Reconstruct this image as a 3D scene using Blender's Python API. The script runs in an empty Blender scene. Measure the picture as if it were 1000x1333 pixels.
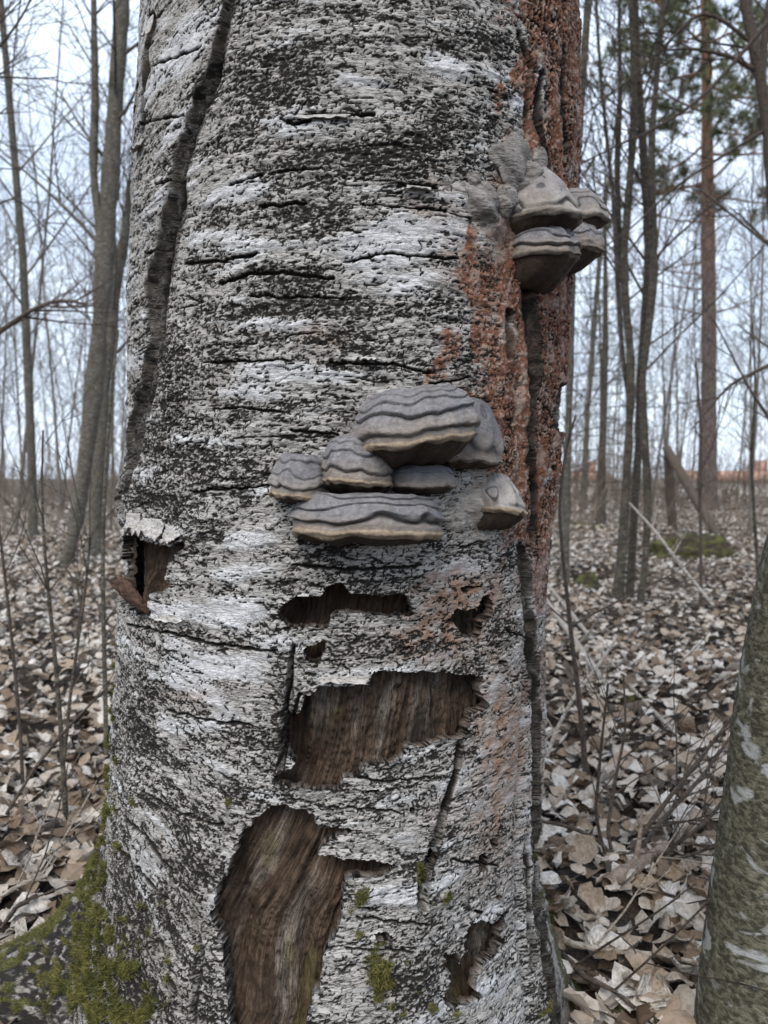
import bpy, math, random
import numpy as np
from mathutils import Vector, Matrix

scene = bpy.context.scene
COL = scene.collection
R_ = math.radians

# ------------------------------------------------------------------ camera
CAM_Z, PITCH, FPX = 0.80, R_(2.63), 1000.0
cam_d = bpy.data.cameras.new('camera')
cam_d.sensor_fit = 'HORIZONTAL'; cam_d.sensor_width = 36.0; cam_d.lens = 36.0
cam_d.clip_start = 0.02; cam_d.clip_end = 3000.0
cam_d.dof.use_dof = True; cam_d.dof.focus_distance = 0.86; cam_d.dof.aperture_fstop = 10.0
cam = bpy.data.objects.new('camera', cam_d); COL.objects.link(cam)
cam.location = (0, 0, CAM_Z); cam.rotation_euler = (math.pi/2 - PITCH, 0, 0)
scene.camera = cam

# ------------------------------------------------------------------ sky, sun, exposure
SUN_EL, SUN_AZ = R_(48), R_(200)          # azimuth clockwise from +Y: behind the camera, a little to its left
world = bpy.data.worlds.new('World'); scene.world = world; world.use_nodes = True
wn, wl = world.node_tree.nodes, world.node_tree.links
wn.clear()
w_out = wn.new('ShaderNodeOutputWorld'); w_bg = wn.new('ShaderNodeBackground')
sky = wn.new('ShaderNodeTexSky'); sky.sky_type = 'NISHITA'; sky.sun_disc = False
sky.sun_elevation = SUN_EL; sky.sun_rotation = SUN_AZ; sky.air_density = 1.0; sky.dust_density = 2.0; sky.ozone_density = 1.5
w_tc = wn.new('ShaderNodeTexCoord'); w_map = wn.new('ShaderNodeMapping'); w_map.inputs['Scale'].default_value = (1.0, 1.0, 2.6)
w_no = wn.new('ShaderNodeTexNoise'); w_no.inputs['Scale'].default_value = 2.2; w_no.inputs['Detail'].default_value = 5.0; w_no.inputs['Roughness'].default_value = 0.5
w_rp = wn.new('ShaderNodeValToRGB'); w_rp.color_ramp.elements[0].position = 0.30; w_rp.color_ramp.elements[1].position = 0.66
w_rp.color_ramp.elements[0].color = (0.50, 0.50, 0.50, 1); w_rp.color_ramp.elements[1].color = (0.97, 0.97, 0.97, 1)
w_mx = wn.new('ShaderNodeMixRGB'); w_mx.inputs[2].default_value = (8.2, 9.4, 11.2, 1)   # thin high overcast
w_bg.inputs['Strength'].default_value = 0.087
wl.new(w_tc.outputs['Generated'], w_map.inputs['Vector']); wl.new(w_map.outputs[0], w_no.inputs['Vector'])
wl.new(w_no.outputs['Fac'], w_rp.inputs[0]); wl.new(w_rp.outputs[0], w_mx.inputs[0])
wl.new(sky.outputs[0], w_mx.inputs[1]); wl.new(w_mx.outputs[0], w_bg.inputs['Color']); wl.new(w_bg.outputs[0], w_out.inputs[0])
sun_d = bpy.data.lights.new('sun', 'SUN'); sun_d.energy = 1.5; sun_d.angle = R_(40); sun_d.color = (1.0, 0.93, 0.84)
sun = bpy.data.objects.new('sun', sun_d); COL.objects.link(sun)
sdir = Vector((math.sin(SUN_AZ)*math.cos(SUN_EL), math.cos(SUN_AZ)*math.cos(SUN_EL), math.sin(SUN_EL)))
sun.rotation_euler = sdir.to_track_quat('Z', 'Y').to_euler(); sun.location = (0, -5, 12)

scene.render.engine = 'CYCLES'
vs = scene.view_settings
vs.view_transform = 'Standard'; vs.look = 'None'; vs.gamma = 1.0; vs.use_curve_mapping = False; vs.exposure = 0.93
cy = scene.cycles
cy.max_bounces = 5; cy.diffuse_bounces = 2; cy.glossy_bounces = 2; cy.transparent_max_bounces = 4
cy.use_denoising = True; cy.use_adaptive_sampling = False
cy.sample_clamp_indirect = 6.0

# ------------------------------------------------------------------ numeric helpers
F32 = np.float32
def _hash(ix, iy, seed):
    h = (ix.astype(np.uint32)*np.uint32(374761393) + iy.astype(np.uint32)*np.uint32(668265263) + np.uint32((seed*2246822519) & 0xffffffff))
    h = (h ^ (h >> np.uint32(13)))*np.uint32(1274126177)
    h = h ^ (h >> np.uint32(16)); h = h*np.uint32(2246822519); return h ^ (h >> np.uint32(15))
def hrand(ix, iy, seed): return _hash(ix, iy, seed).astype(F32)/F32(4294967295.0)
def gnoise(x, y, seed=0):
    x = np.asarray(x, F32); y = np.asarray(y, F32)
    x0 = np.floor(x); y0 = np.floor(y); fx = x-x0; fy = y-y0
    ix = x0.astype(np.int64); iy = y0.astype(np.int64)
    ux = fx*fx*fx*(fx*(fx*6-15)+10); uy = fy*fy*fy*(fy*(fy*6-15)+10)
    def g(dx, dy):
        a = hrand(ix+dx, iy+dy, seed)*F32(6.2831853)
        return np.cos(a)*(fx-dx) + np.sin(a)*(fy-dy)
    n0 = g(0, 0)*(1-ux) + g(1, 0)*ux; n1 = g(0, 1)*(1-ux) + g(1, 1)*ux
    return (n0*(1-uy) + n1*uy)*F32(1.5)
def fbm(x, y, octv=4, seed=0, gain=0.5, lac=2.03):
    s = 0; a = 1.0; t = 0
    for k in range(octv):
        s = s + a*gnoise(np.asarray(x)*lac**k + 17.3*k, np.asarray(y)*lac**k - 9.1*k, seed+k*31); t += a; a *= gain
    return s/t*F32(1.35)
def worley(x, y, seed=0, jit=0.9):
    x = np.asarray(x, F32); y = np.asarray(y, F32)
    ix = np.floor(x).astype(np.int64); iy = np.floor(y).astype(np.int64)
    f1 = np.full(x.shape, 9, F32); f2 = f1.copy(); idv = np.zeros(x.shape, F32); vx = idv.copy(); vy = idv.copy()
    for dx in (-1, 0, 1):
        for dy in (-1, 0, 1):
            cx = ix+dx; cyy = iy+dy
            px = cx + 0.5 + jit*(hrand(cx, cyy, seed)-0.5); py = cyy + 0.5 + jit*(hrand(cx, cyy, seed+77)-0.5)
            d = np.sqrt((px-x)**2 + (py-y)**2)
            m = d < f1
            f2 = np.where(m, f1, np.minimum(f2, d)); idv = np.where(m, hrand(cx, cyy, seed+5), idv); f1 = np.where(m, d, f1)
            vx = np.where(m, x-px, vx); vy = np.where(m, y-py, vy)
    return f1, f2, idv, vx, vy
def sm(x, a, b):
    t = np.clip((np.asarray(x)-a)/(b-a), 0, 1); return t*t*(3-2*t)

def project(P):
    """world points (...,3) -> pixel coordinates of the 1000x1333 frame and depth (used for planning the layout)"""
    x = P[..., 0]; y = P[..., 1]; z = P[..., 2]-CAM_Z
    zc = y*math.cos(PITCH) - z*math.sin(PITCH); yc = y*math.sin(PITCH) + z*math.cos(PITCH)
    return 500 + FPX*x/zc, 666.5 - FPX*yc/zc, zc
def ray(px, py):
    a = (px-500)/FPX; b = (666.5-py)/FPX
    return np.array([a, math.cos(PITCH) + b*math.sin(PITCH), b*math.cos(PITCH) - math.sin(PITCH)])
def at(px, py, Y):
    d = ray(px, py); d = d*(Y/d[1]); return np.array([d[0], d[1], CAM_Z+d[2]])

# ------------------------------------------------------------------ mesh helpers
def np_mesh(name, V, Q=None, T=None, smooth=True):
    V = np.asarray(V, F32); parts = []; starts = []; tot = 0
    me = bpy.data.meshes.new(name)
    nq = 0 if Q is None else len(Q); nt = 0 if T is None else len(T)
    loops = []
    if nq: loops.append(np.asarray(Q, np.int32).ravel())
    if nt: loops.append(np.asarray(T, np.int32).ravel())
    loops = np.concatenate(loops)
    ls = np.concatenate([np.arange(nq, dtype=np.int32)*4, nq*4 + np.arange(nt, dtype=np.int32)*3]).astype(np.int32)
    me.vertices.add(len(V)); me.vertices.foreach_set('co', V.ravel())
    me.loops.add(len(loops)); me.loops.foreach_set('vertex_index', loops)
    me.polygons.add(nq+nt); me.polygons.foreach_set('loop_start', ls)
    me.update(calc_edges=True)
    if smooth: me.polygons.foreach_set('use_smooth', np.ones(nq+nt, bool))
    return me
def set_col(me, name, arr):
    a = me.attributes.new(name, 'FLOAT_COLOR', 'POINT'); a.data.foreach_set('color', np.ascontiguousarray(arr, F32).ravel())
def set_f(me, name, arr):
    a = me.attributes.new(name, 'FLOAT', 'POINT'); a.data.foreach_set('value', np.ascontiguousarray(arr, F32).ravel())
def link(name, me, mat=None, parent=None, label=None, cat=None, group=None, kind=None, loc=None):
    o = bpy.data.objects.new(name, me); COL.objects.link(o)
    if mat is not None and me is not None and len(me.materials) == 0: me.materials.append(mat)
    if parent is not None: o.parent = parent
    if loc is not None: o.location = loc
    if label: o['label'] = label
    if cat: o['category'] = cat
    if group: o['group'] = group
    if kind: o['kind'] = kind
    return o
def empty(name, loc, label, cat, group=None):
    o = link(name, None, loc=loc, label=label, cat=cat, group=group); o.empty_display_size = 0.1; return o
def grid_quads(nr, nc):
    i = np.arange(nr-1)[:, None]*nc + np.arange(nc-1)[None, :]
    return np.stack([i, i+1, i+nc+1, i+nc], -1).reshape(-1, 4)

class Tubes:
    """collects tapered tubes along polylines into one mesh"""
    def __init__(s): s.V = []; s.Q = []; s.n = 0; s.A = []
    def add(s, pts, rad, sides=5, attr=0.0, wob=0.0, rng=None):
        P = np.asarray(pts, float); n = len(P); rad = np.broadcast_to(np.asarray(rad, float), (n,))
        T = np.gradient(P, axis=0); T /= np.linalg.norm(T, axis=1)[:, None] + 1e-9
        ref = np.array([0.31, 0.87, 0.38]) if abs(T[0] @ np.array([0.31, 0.87, 0.38])) < 0.9 else np.array([1.0, 0, 0])
        A = np.cross(T, ref); A /= np.linalg.norm(A, axis=1)[:, None] + 1e-9
        B = np.cross(T, A)
        ang = np.arange(sides)*2*math.pi/sides
        rr = rad[:, None]*np.ones((1, sides))
        if wob and rng is not None: rr = rr*(1 + wob*(rng.random((n, sides))-0.5))
        ring = P[:, None, :] + rr[..., None]*(A[:, None, :]*np.cos(ang)[None, :, None] + B[:, None, :]*np.sin(ang)[None, :, None])
        i = (np.arange(n-1)[:, None]*sides + np.arange(sides)[None, :]); j = (np.arange(n-1)[:, None]*sides + (np.arange(sides)+1)[None, :] % sides)
        s.Q.append(np.stack([i, j, j+sides, i+sides], -1).reshape(-1, 4) + s.n)
        s.V.append(ring.reshape(-1, 3)); s.A.append(np.full(n*sides, attr, F32)); s.n += n*sides
    def mesh(s, name, attr=None):
        me = np_mesh(name, np.concatenate(s.V), np.concatenate(s.Q))
        if attr: set_f(me, attr, np.concatenate(s.A))
        return me

# ------------------------------------------------------------------ material helpers
class NT:
    def __init__(s, name):
        s.m = bpy.data.materials.new(name); s.m.use_nodes = True; s.t = s.m.node_tree; s.n = s.t.nodes; s.n.clear()
        s.out = s.n.new('ShaderNodeOutputMaterial'); s.b = s.n.new('ShaderNodeBsdfPrincipled')
        s.t.links.new(s.b.outputs[0], s.out.inputs[0]); s.b.inputs['Roughness'].default_value = 0.85
        s.b.inputs['Specular IOR Level'].default_value = 0.25
        s.tc = s.n.new('ShaderNodeTexCoord')
    def L(s, a, b): s.t.links.new(a, b)
    def vec(s, scale=(1, 1, 1), rot=(0, 0, 0)):
        mp = s.n.new('ShaderNodeMapping'); mp.inputs['Scale'].default_value = scale; mp.inputs['Rotation'].default_value = rot
        s.L(s.tc.outputs['Object'], mp.inputs[0]); return mp.outputs[0]
    def noise(s, scale, detail=3, rough=0.55, vec=None, dist=0.0):
        x = s.n.new('ShaderNodeTexNoise'); x.inputs['Scale'].default_value = scale; x.inputs['Detail'].default_value = detail
        x.inputs['Roughness'].default_value = rough; x.inputs['Distortion'].default_value = dist
        s.L(vec if vec is not None else s.tc.outputs['Object'], x.inputs['Vector']); return x.outputs['Fac']
    def voro(s, scale, vec=None, feature='F1', out='Distance'):
        x = s.n.new('ShaderNodeTexVoronoi'); x.feature = feature; x.inputs['Scale'].default_value = scale
        s.L(vec if vec is not None else s.tc.outputs['Object'], x.inputs['Vector']); return x.outputs[out]
    def ramp(s, fac, stops):
        r = s.n.new('ShaderNodeValToRGB'); e = r.color_ramp.elements
        while len(e) < len(stops): e.new(0.5)
        for k, (p, c) in enumerate(stops):
            e[k].position = p; e[k].color = (c, c, c, 1) if not isinstance(c, tuple) else (*c, 1)
        s.L(fac, r.inputs[0]); return r.outputs[0]
    def mix(s, fac, a, b, mode='MIX'):
        x = s.n.new('ShaderNodeMixRGB'); x.blend_type = mode
        for k, v in ((0, fac), (1, a), (2, b)):
            if isinstance(v, (int, float)): x.inputs[k].default_value = v if k == 0 else (v, v, v, 1)
            elif isinstance(v, tuple): x.inputs[k].default_value = (*v, 1)
            else: s.L(v, x.inputs[k])
        return x.outputs[0]
    def math(s, op, a, b=0.0, clamp=False):
        x = s.n.new('ShaderNodeMath'); x.operation = op; x.use_clamp = clamp
        for k, v in ((0, a), (1, b)):
            if isinstance(v, (int, float)): x.inputs[k].default_value = v
            else: s.L(v, x.inputs[k])
        return x.outputs[0]
    def attr(s, name):
        x = s.n.new('ShaderNodeAttribute'); x.attribute_name = name; return x
    def sep(s, col):
        x = s.n.new('ShaderNodeSeparateColor'); s.L(col, x.inputs[0]); return x.outputs
    def color(s, c): s.L(c, s.b.inputs['Base Color']) if not isinstance(c, tuple) else setattr(s.b.inputs['Base Color'], 'default_value', (*c, 1))
    def bump(s, h, dist=0.002, strength=1.0):
        x = s.n.new('ShaderNodeBump'); x.inputs['Distance'].default_value = dist; x.inputs['Strength'].default_value = strength
        s.L(h, x.inputs['Height']); s.L(x.outputs[0], s.b.inputs['Normal'])
# ------------------------------------------------------------------ the old birch: shape
TD = 1.12                                  # distance of the trunk's axis
_sy = np.array([-900, -300, 0, 100, 200, 300, 400, 500, 600, 650, 700, 800, 900, 1000, 1100, 1200, 1333, 1500, 1900.])
_sl = np.array([215, 203, 196, 188, 181, 175, 171, 168, 165, 160, 156, 152, 149, 143, 128, 110, 88, 60, 20.])
_sr = np.array([730, 742, 746, 748, 749, 743, 737, 732, 723, 717, 711, 705, 702, 701, 703, 710, 727, 755, 800.])
_zz = CAM_Z - (_sy-620.5)/1000.0*1.04
_al = np.arctan((_sl-500)/1000); _ar = np.arctan((_sr-500)/1000)
_mid = (_al+_ar)/2; _half = (_ar-_al)/2
_cx = TD*np.tan(_mid); _rr = TD/np.cos(_mid)*np.sin(_half)
def trunk_cx(z): return np.interp(z, _zz[::-1], _cx[::-1])
def trunk_r0(z): return np.interp(z, _zz[::-1], _rr[::-1])
def trunk_R(th, z):
    th = np.asarray(th, F32); z = np.asarray(z, F32)
    r = trunk_r0(z).astype(F32)
    taper = np.clip((z-2.0)/9.0, 0, 1); r = r*(1-0.72*taper)
    # mossy root running out to one side, smaller roots elsewhere
    r = r + np.minimum(0.155*np.exp(-(np.maximum(z, -0.12)-0.07)/0.085), 0.75)*np.exp(-((th+1.62)/0.30)**2)*sm(z, 0.42, 0.20)
    for t0, a, s in ((0.25, 0.05, 0.35), (1.75, 0.05, 0.3), (2.7, 0.07, 0.35), (-2.7, 0.07, 0.3), (-0.8, 0.035, 0.25)):
        r = r + a*np.exp(-(np.maximum(z, -0.15))/0.09)*np.exp(-((th-t0)/s)**2)
    r = r + 0.006*gnoise(th*1.6+3, z*3.0, 5) + 0.004*gnoise(th*4.0, z*6.0, 6)
    # swelling above the side cavity, furrowed ridge along the reddish side
    r = r + 0.010*np.exp(-((th+1.12)/0.22)**2 - ((z-0.775)/0.035)**2)
    r = r + 0.009*np.exp(-((th-1.22)/0.10)**2)*sm(z, 1.2, 0.8) - 0.010*np.exp(-((th-1.02)/0.035)**2)*sm(z, 1.1, 0.9)
    return r
def trunk_P(th, z, dr=0.0):
    r = trunk_R(th, z) + dr
    return np.stack([trunk_cx(z) + r*np.sin(th), TD - r*np.cos(th), np.asarray(z)*np.ones_like(r)], -1)
def trunk_hit(px, py):
    d = ray(px, py); C = np.array([0, 0, CAM_Z]); ts = np.linspace(0.5, 1.3, 1601)
    P = C + ts[:, None]*d
    dx = P[:, 0]-trunk_cx(P[:, 2]); dy = P[:, 1]-TD
    th = np.arctan2(dx, -dy); inside = np.hypot(dx, dy) < trunk_R(th, P[:, 2])
    k = int(np.argmax(inside)) if inside.any() else int(np.argmin(np.hypot(dx, dy)-trunk_R(th, P[:, 2])))
    return float(th[k]), float(P[k, 2]), P[k]

def grow_grid(lo, hi, step, far_lo, far_hi, g=1.18, g_lo=None):
    a = list(np.arange(lo, hi, step)); s = step; x = a[-1]; up = []
    while x < far_hi: s *= g; x += s; up.append(x)
    s = step; x = a[0]; dn = []
    while x > far_lo: s *= (g_lo or g); x -= s; dn.append(x)
    return np.array(dn[::-1] + a + up)
ROWSTEP, COLSTEP = 0.0013, 0.00435
ZS = grow_grid(0.05, 1.45, ROWSTEP, -0.35, 8.5)
TS = grow_grid(-1.36, 1.34, COLSTEP, -4.0, 4.0, 1.10, 1.022)
TS = TS[(TS > -math.pi) & (TS < math.pi)]; TS = np.concatenate([TS, [TS[0]+2*math.pi]])
TH, ZZ = np.meshgrid(TS.astype(F32), ZS.astype(F32))
THn = np.where(TH > math.pi, TH-2*math.pi, TH)
P0 = trunk_P(THn, ZZ)
PX, PY, _ = project(P0)
front = np.abs(THn) < 1.5
PX = np.where(front, PX, np.where(THn > 0, 1000 + (THn-1.5)*400, (THn+1.5)*400 + 0)); 
U = (TH*0.31).astype(F32); V = ZZ

# ---- outlines of what is missing from the bark (planned on the photograph, carried onto the trunk's surface)
def zo(pts, ox, oy, s): return np.array([(ox+s*x, oy+s*y) for x, y in pts], float)
H = []
H.append(zo([(232,165),(248,140),(290,120),(350,118),(365,95),(400,80),(425,90),(440,112),(500,118),(560,112),(600,118),(610,150),(622,172),(560,176),(480,172),(440,166),(395,168),(383,190),(380,208),(330,205),(270,208),(245,190)],250,720,.47))
H.append(zo([(700,188),(725,170),(740,155),(780,155),(800,140),(810,118),(832,114),(838,140),(825,170),(800,190),(805,225),(790,236),(760,234),(740,220),(725,200)],250,720,.47))
H.append(zo([(745,92),(770,88),(812,94),(770,100),(765,112),(752,112)],250,720,.47))
H.append(zo([(305,270),(318,258),(345,255),(360,238),(372,240),(372,265),(355,298),(335,305),(315,295)],250,720,.47))
H.append(zo([(310,392),(345,388),(350,370),(400,368),(450,368),(480,350),(498,345),(498,325),(560,325),(680,328),(760,335),(803,342),(808,390),(818,425),(800,440),(775,445),(765,490),(755,520),(700,515),(650,540),(600,535),(585,560),(545,585),(500,590),(470,595),(465,625),(420,625),(415,650),(400,662),(340,655),(270,648),(222,640),(225,620),(270,595),(280,580),(275,560),(245,555),(245,520),(260,450),(300,440)],250,720,.47))
H.append(np.array([(331,1066),(345,1056),(357,1046),(390,1052),(412,1062),(412,1076),(445,1078),(484,1080),(450,1085),(436,1094),(416,1104),(414,1111),(452,1118),(488,1120),(517,1126),(510,1138),(490,1142),(452,1146),(448,1168),(446,1200),(436,1220),(424,1240),(420,1276),(408,1300),(400,1333),(396,1420),(310,1420),(298,1333),(293,1287),(288,1230),(276,1191),(283,1157),(307,1100)], float))
H.append(zo([(520,550),(570,548),(605,555),(625,530),(640,520),(645,560),(640,620),(620,655),(570,690),(560,720),(545,770),(580,800),(540,815),(490,830),(455,835),(445,790),(460,740),(455,690),(445,650),(495,655),(500,690),(520,640)],400,980,.4))
H.append(zo([(80,140),(130,130),(165,160),(240,190),(320,190),(370,170),(375,210),(335,240),(300,300),(290,350),(300,410),(260,435),(205,440),(195,500),(195,550),(150,540),(90,500),(40,460),(40,380),(60,250)],140,660,.26))
for x, y, a, b in ((538,1055,5,5),(563,1118,9,9),(630,1124,7,13),(644,1098,4,8),(625,1188,5,4),(650,1168,4,4),(478,1183,12,3.5),(498,1220,12,6),(655,862,7,4),(488,1030,14,3),(535,843,7,2.5),(445,865,6,2)):
    k = np.arange(10)*2*math.pi/10; H.append(np.stack([x+a*np.cos(k)*(1+.2*np.sin(3*k+x)), y+b*np.sin(k)], -1))
def in_poly(X, Y, poly):
    ins = np.zeros(X.shape, bool); x0, y0 = poly[-1]
    for x1, y1 in poly:
        c = (y1 > Y) != (y0 > Y)
        if y1 != y0: ins ^= c & (X < (x0-x1)*(Y-y1)/(y0-y1) + x1)
        x0, y0 = x1, y1
    return ins
def seg_dist(X, Y, pts, closed=False):
    d = np.full(X.shape, 1e6, F32); best = np.zeros(X.shape, F32); n = len(pts)
    for k in range(n if closed else n-1):
        (x0, y0), (x1, y1) = pts[k][:2], pts[(k+1) % n][:2]; dx, dy = x1-x0, y1-y0
        t = np.clip(((X-x0)*dx + (Y-y0)*dy)/(dx*dx+dy*dy+1e-9), 0, 1); q = np.hypot(X-x0-t*dx, Y-y0-t*dy)
        m = q < d; d = np.where(m, q, d); best = np.where(m, k+t, best)
    return d, best
def boxed(pts, pad):
    p = np.asarray(pts, float)
    return front & (PX > p[:, 0].min()-pad) & (PX < p[:, 0].max()+pad) & (PY > p[:, 1].min()-pad) & (PY < p[:, 1].max()+pad)

# ragged, horizontally torn edges
band = np.floor(V/0.0085 + 0.9*gnoise(U*14, V*30, 60)); band2 = np.floor(V/0.0034 + 1.2*gnoise(U*20, V*30, 64))
jx = 3.5*gnoise(band*0.73+0.1, U*7, 61) + 1.0*gnoise(band2*0.73+0.1, U*9, 65) + 4.2*fbm(U*95, V*110, 3, 62)
jy = 2.2*gnoise(U*90, V*60, 63)
HOLE = np.zeros(TH.shape, bool); EDGE = np.full(TH.shape, 99., F32)
for k, poly in enumerate(H):
    big = 1.0 if np.ptp(poly[:, 0]) > 40 else 0.35
    m = boxed(poly, 26); xs = PX[m] + big*jx[m]; ys = PY[m] + big*jy[m]
    ins = in_poly(xs, ys, poly); d, _ = seg_dist(xs, ys, poly, True)
    HOLE[m] |= ins; EDGE[m] = np.minimum(EDGE[m], np.where(ins, 0, d))

def zone(lst):
    z = np.zeros(TH.shape, F32)
    for x, y, a, b, w in lst: z = z + w*np.exp(-((PX-x)/a)**2 - ((PY-y)/b)**2)
    return z
WHITEZ = zone([(235,60,45,50,.7),(225,130,30,35,.5),(310,255,70,22,.8),(480,105,55,20,.6),(570,95,50,22,.5),(480,318,70,26,.7),(330,320,60,16,.6),(260,330,20,20,.5),(590,270,40,40,.35),
    (235,795,45,14,.9),(300,800,60,14,.7),(285,880,65,24,.9),(260,945,60,14,.5),(330,745,70,12,.6),(200,1115,25,28,.8),(175,1060,22,18,.6),(525,1090,35,10,.9),(505,1165,34,12,1.1),(620,1050,16,10,.9),(475,1310,40,30,.3),(640,1290,30,40,.45),
    (430,885,25,6,.8),(640,905,10,20,.6),(300,420,60,14,.3),(560,350,40,20,.35),(330,700,50,12,.35),(190,1230,40,30,.3)])
DARKZ = zone([(355,110,75,55,.65),(540,195,120,42,.5),(410,285,60,22,.9),(640,60,40,50,.4),(300,200,45,20,.35),(330,410,70,30,.4),(460,450,80,20,.3),(250,600,60,70,.25),(470,750,60,16,.5),(300,620,60,30,.2),(520,480,60,14,.5),
    (200,870,40,40,.2),(170,950,30,70,.4),(240,1130,40,60,.65),(150,1250,60,80,.85),(220,1300,60,60,.55),(160,1120,40,60,.3),(340,985,40,25,.3),(540,1270,60,50,.35),(410,720,40,20,.4),(230,500,40,60,.3),(365,930,10,60,.8),(600,150,60,30,.3)])
SMOOTHZ = np.clip(zone([(655,930,34,90,1.0),(665,1080,26,80,.8),(640,1010,30,40,.6),(600,800,40,30,.35)]), 0, 1)
VERTZ = zone([(230,600,80,80,.9),(230,460,60,80,.6),(200,690,60,40,.6),(180,860,30,120,.8),(160,1000,30,90,.8),(560,850,60,40,.3),(640,1150,60,150,.35),(330,120,60,60,.3)])
_bx = np.interp(PY, [-50, 100, 200, 300, 400, 500, 600, 650, 720, 800, 900, 1000, 1333], [652, 664, 652, 624, 594, 572, 592, 624, 660, 690, 690, 692, 712])
_wob = 30*fbm(U*22, V*16, 4, 70)
_rp = fbm(U*30, V*17, 4, 71)
SIDE = np.clip(sm(PX - np.maximum(_bx+18, 648) + 12*fbm(U*30, V*14, 2, 74), -12, 16)*front*sm(PY, 1350, 1000) + (np.abs(THn) > 1.5)*0.7, 0, 1)
RED = sm(sm(PX - _bx + 1.6*_wob, -45, 45)*1.05 + 0.55*_rp + 0.25*fbm(U*120, V*100, 3, 73) - 0.12, 0.40, 0.74)*front + (THn > 1.5)*sm(_rp, -.2, .3)
RED = RED*np.where(PY > 700, sm(PY, 1150, 650)*0.8+0.06, 1.0)
TAN = zone([(600,780,55,40,.9),(560,835,60,30,.7),(655,960,40,90,.7),(640,1090,30,60,.35),(655,370,40,60,.5),(600,330,40,40,.4),(420,440,30,14,.5),(560,260,30,30,.3),(250,905,40,14,.25),(575,1050,30,30,.2)])
TAN = np.clip(1.35*TAN*(0.75 + 1.1*fbm(U*45, V*60, 4, 72)), 0, 1)
MOSSZ = zone([(40,1290,90,55,.62),(120,1150,35,90,.50),(150,1250,60,60,.45),(240,1050,45,20,.35),(265,1180,30,40,.3),(470,1170,18,18,.9),(490,1265,40,35,.75),(550,1150,10,35,.7),(540,1310,60,20,.4),(570,1165,25,10,.3),(160,1320,60,30,.55),(145,900,14,60,.25),(135,1020,16,60,.38),(700,1330,20,30,.2)])
MOSSZ = np.where(np.abs(THn) > 1.5, 0.86*sm(ZZ, 0.42, 0.10), MOSSZ)

# ---- surface coordinates that follow the way the strips run
slope = 0.20*sm(PY, 650, 860)*sm(PX, 470, 300) + 0.55*sm(PY, 960, 1110)*sm(PX, 330, 190) - 0.30*sm(PX, 350, 230)*sm(PY, 350, 150)
V2 = V + slope*(U+0.12) + 0.0045*fbm(U*16, V*26, 3, 80)
U2 = U + 0.0035*fbm(U*70, V*90, 2, 81)
wv = 0.0016*fbm(U*100, V*160, 3, 82); wu = 0.0042*fbm(U*70+40, V*150, 3, 83)
patch = fbm(U2*7, V2*28, 4, 84)
WHITE = sm(patch + 0.80*WHITEZ - 0.50*DARKZ, 0.05, 0.60)
bandn = 1-np.abs(gnoise(U2*4.5, (V2+.3*wv)*36, 85))*2.2
bandm = sm(bandn, .40, .95)*sm(fbm(U*8, V*14, 3, 185), -.25, .35)
clus = sm(fbm(U2*10, V2*26, 4, 186), .02, .50)
dens = np.clip(0.50*bandm + 0.48*clus + 0.75*DARKZ*(.55+.9*sm(fbm(U2*16, V2*34, 3, 187), -.4, .4)) - 0.42*WHITEZ + .20, 0.04, 1)*(1-0.70*WHITE)*(1-.65*SMOOTHZ)
# short curled cracks, scattered as strokes: many where the bark is rough, few where it is smooth
rs = np.random.default_rng(404); c0 = int(np.searchsorted(TS, -1.355)); c1 = int(np.searchsorted(TS, 1.335)); r0 = int(np.searchsorted(ZS, .052)); r1 = int(np.searchsorted(ZS, 1.448))
dx_, dz_ = COLSTEP*.31, ROWSTEP
def strokes(n, weight, Lr, thr, ang0, angs, seed):
    rs = np.random.default_rng(seed); w = weight[r0:r1, c0:c1].ravel().astype(float); cum = np.cumsum(w); k = np.searchsorted(cum, rs.random(n)*cum[-1])
    rr = r0 + k//(c1-c0); cc = c0 + k % (c1-c0); L = Lr[0] + (Lr[1]-Lr[0])*rs.random(n)**2.2; th = thr[0] + (thr[1]-thr[0])*rs.random(n)**2
    a0 = ang0 - np.arctan(slope[rr, cc])*(ang0 == 0) + angs*rs.normal(size=n); cv = (rs.normal(size=n)*1.1)/L; ns = 14; M = np.zeros(TH.shape, F32); side_ = np.where(rs.random(n) < .5, 1, -1)
    t = np.linspace(-.5, .5, ns)[None]; ang = a0[:, None] + cv[:, None]*L[:, None]*t + .35*np.sin(t*9 + rs.random((n, 1))*6)
    xs = np.cumsum(np.cos(ang), 1)*L[:, None]/ns/dx_; zs_ = np.cumsum(np.sin(ang), 1)*L[:, None]/ns/dz_
    fx = cc[:, None] + xs - xs.mean(1, keepdims=True); fz = rr[:, None] + zs_ - zs_.mean(1, keepdims=True); sg = (th[:, None]*(1-1.7*np.abs(t))/dz_/2)
    inten = (.7+.3*rs.random(n))[:, None]
    for oy in (-1, 0, 1):
        for ox in (-1, 0, 1):
            ix = np.round(fx).astype(int)+ox; iz = np.round(fz).astype(int)+oy; ok = (ix >= c0) & (ix < c1) & (iz >= r0) & (iz < r1)
            d = np.hypot(ix-fx, iz-fz); val = inten*np.clip(1.25 - d/np.maximum(sg, .35)*.62, 0, 1)
            np.maximum.at(M, (iz[ok], ix[ok]), val[ok].astype(F32))
    return M
wgt = dens**1.35*(1-SIDE) + .012
st1 = strokes(31000, wgt, (.003, .015), (.0006, .0021), 0.0, .38, 1)
st2 = strokes(9500, wgt*(.4+VERTZ), (.0025, .008), (.0006, .0019), 1.45, .40, 2)
st3 = strokes(2800, dens*(1-SIDE) + .05, (.012, .050), (.0007, .0030), 0.0, .07, 3)
flake = np.maximum.reduce([st1, .9*st2, st3])
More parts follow.
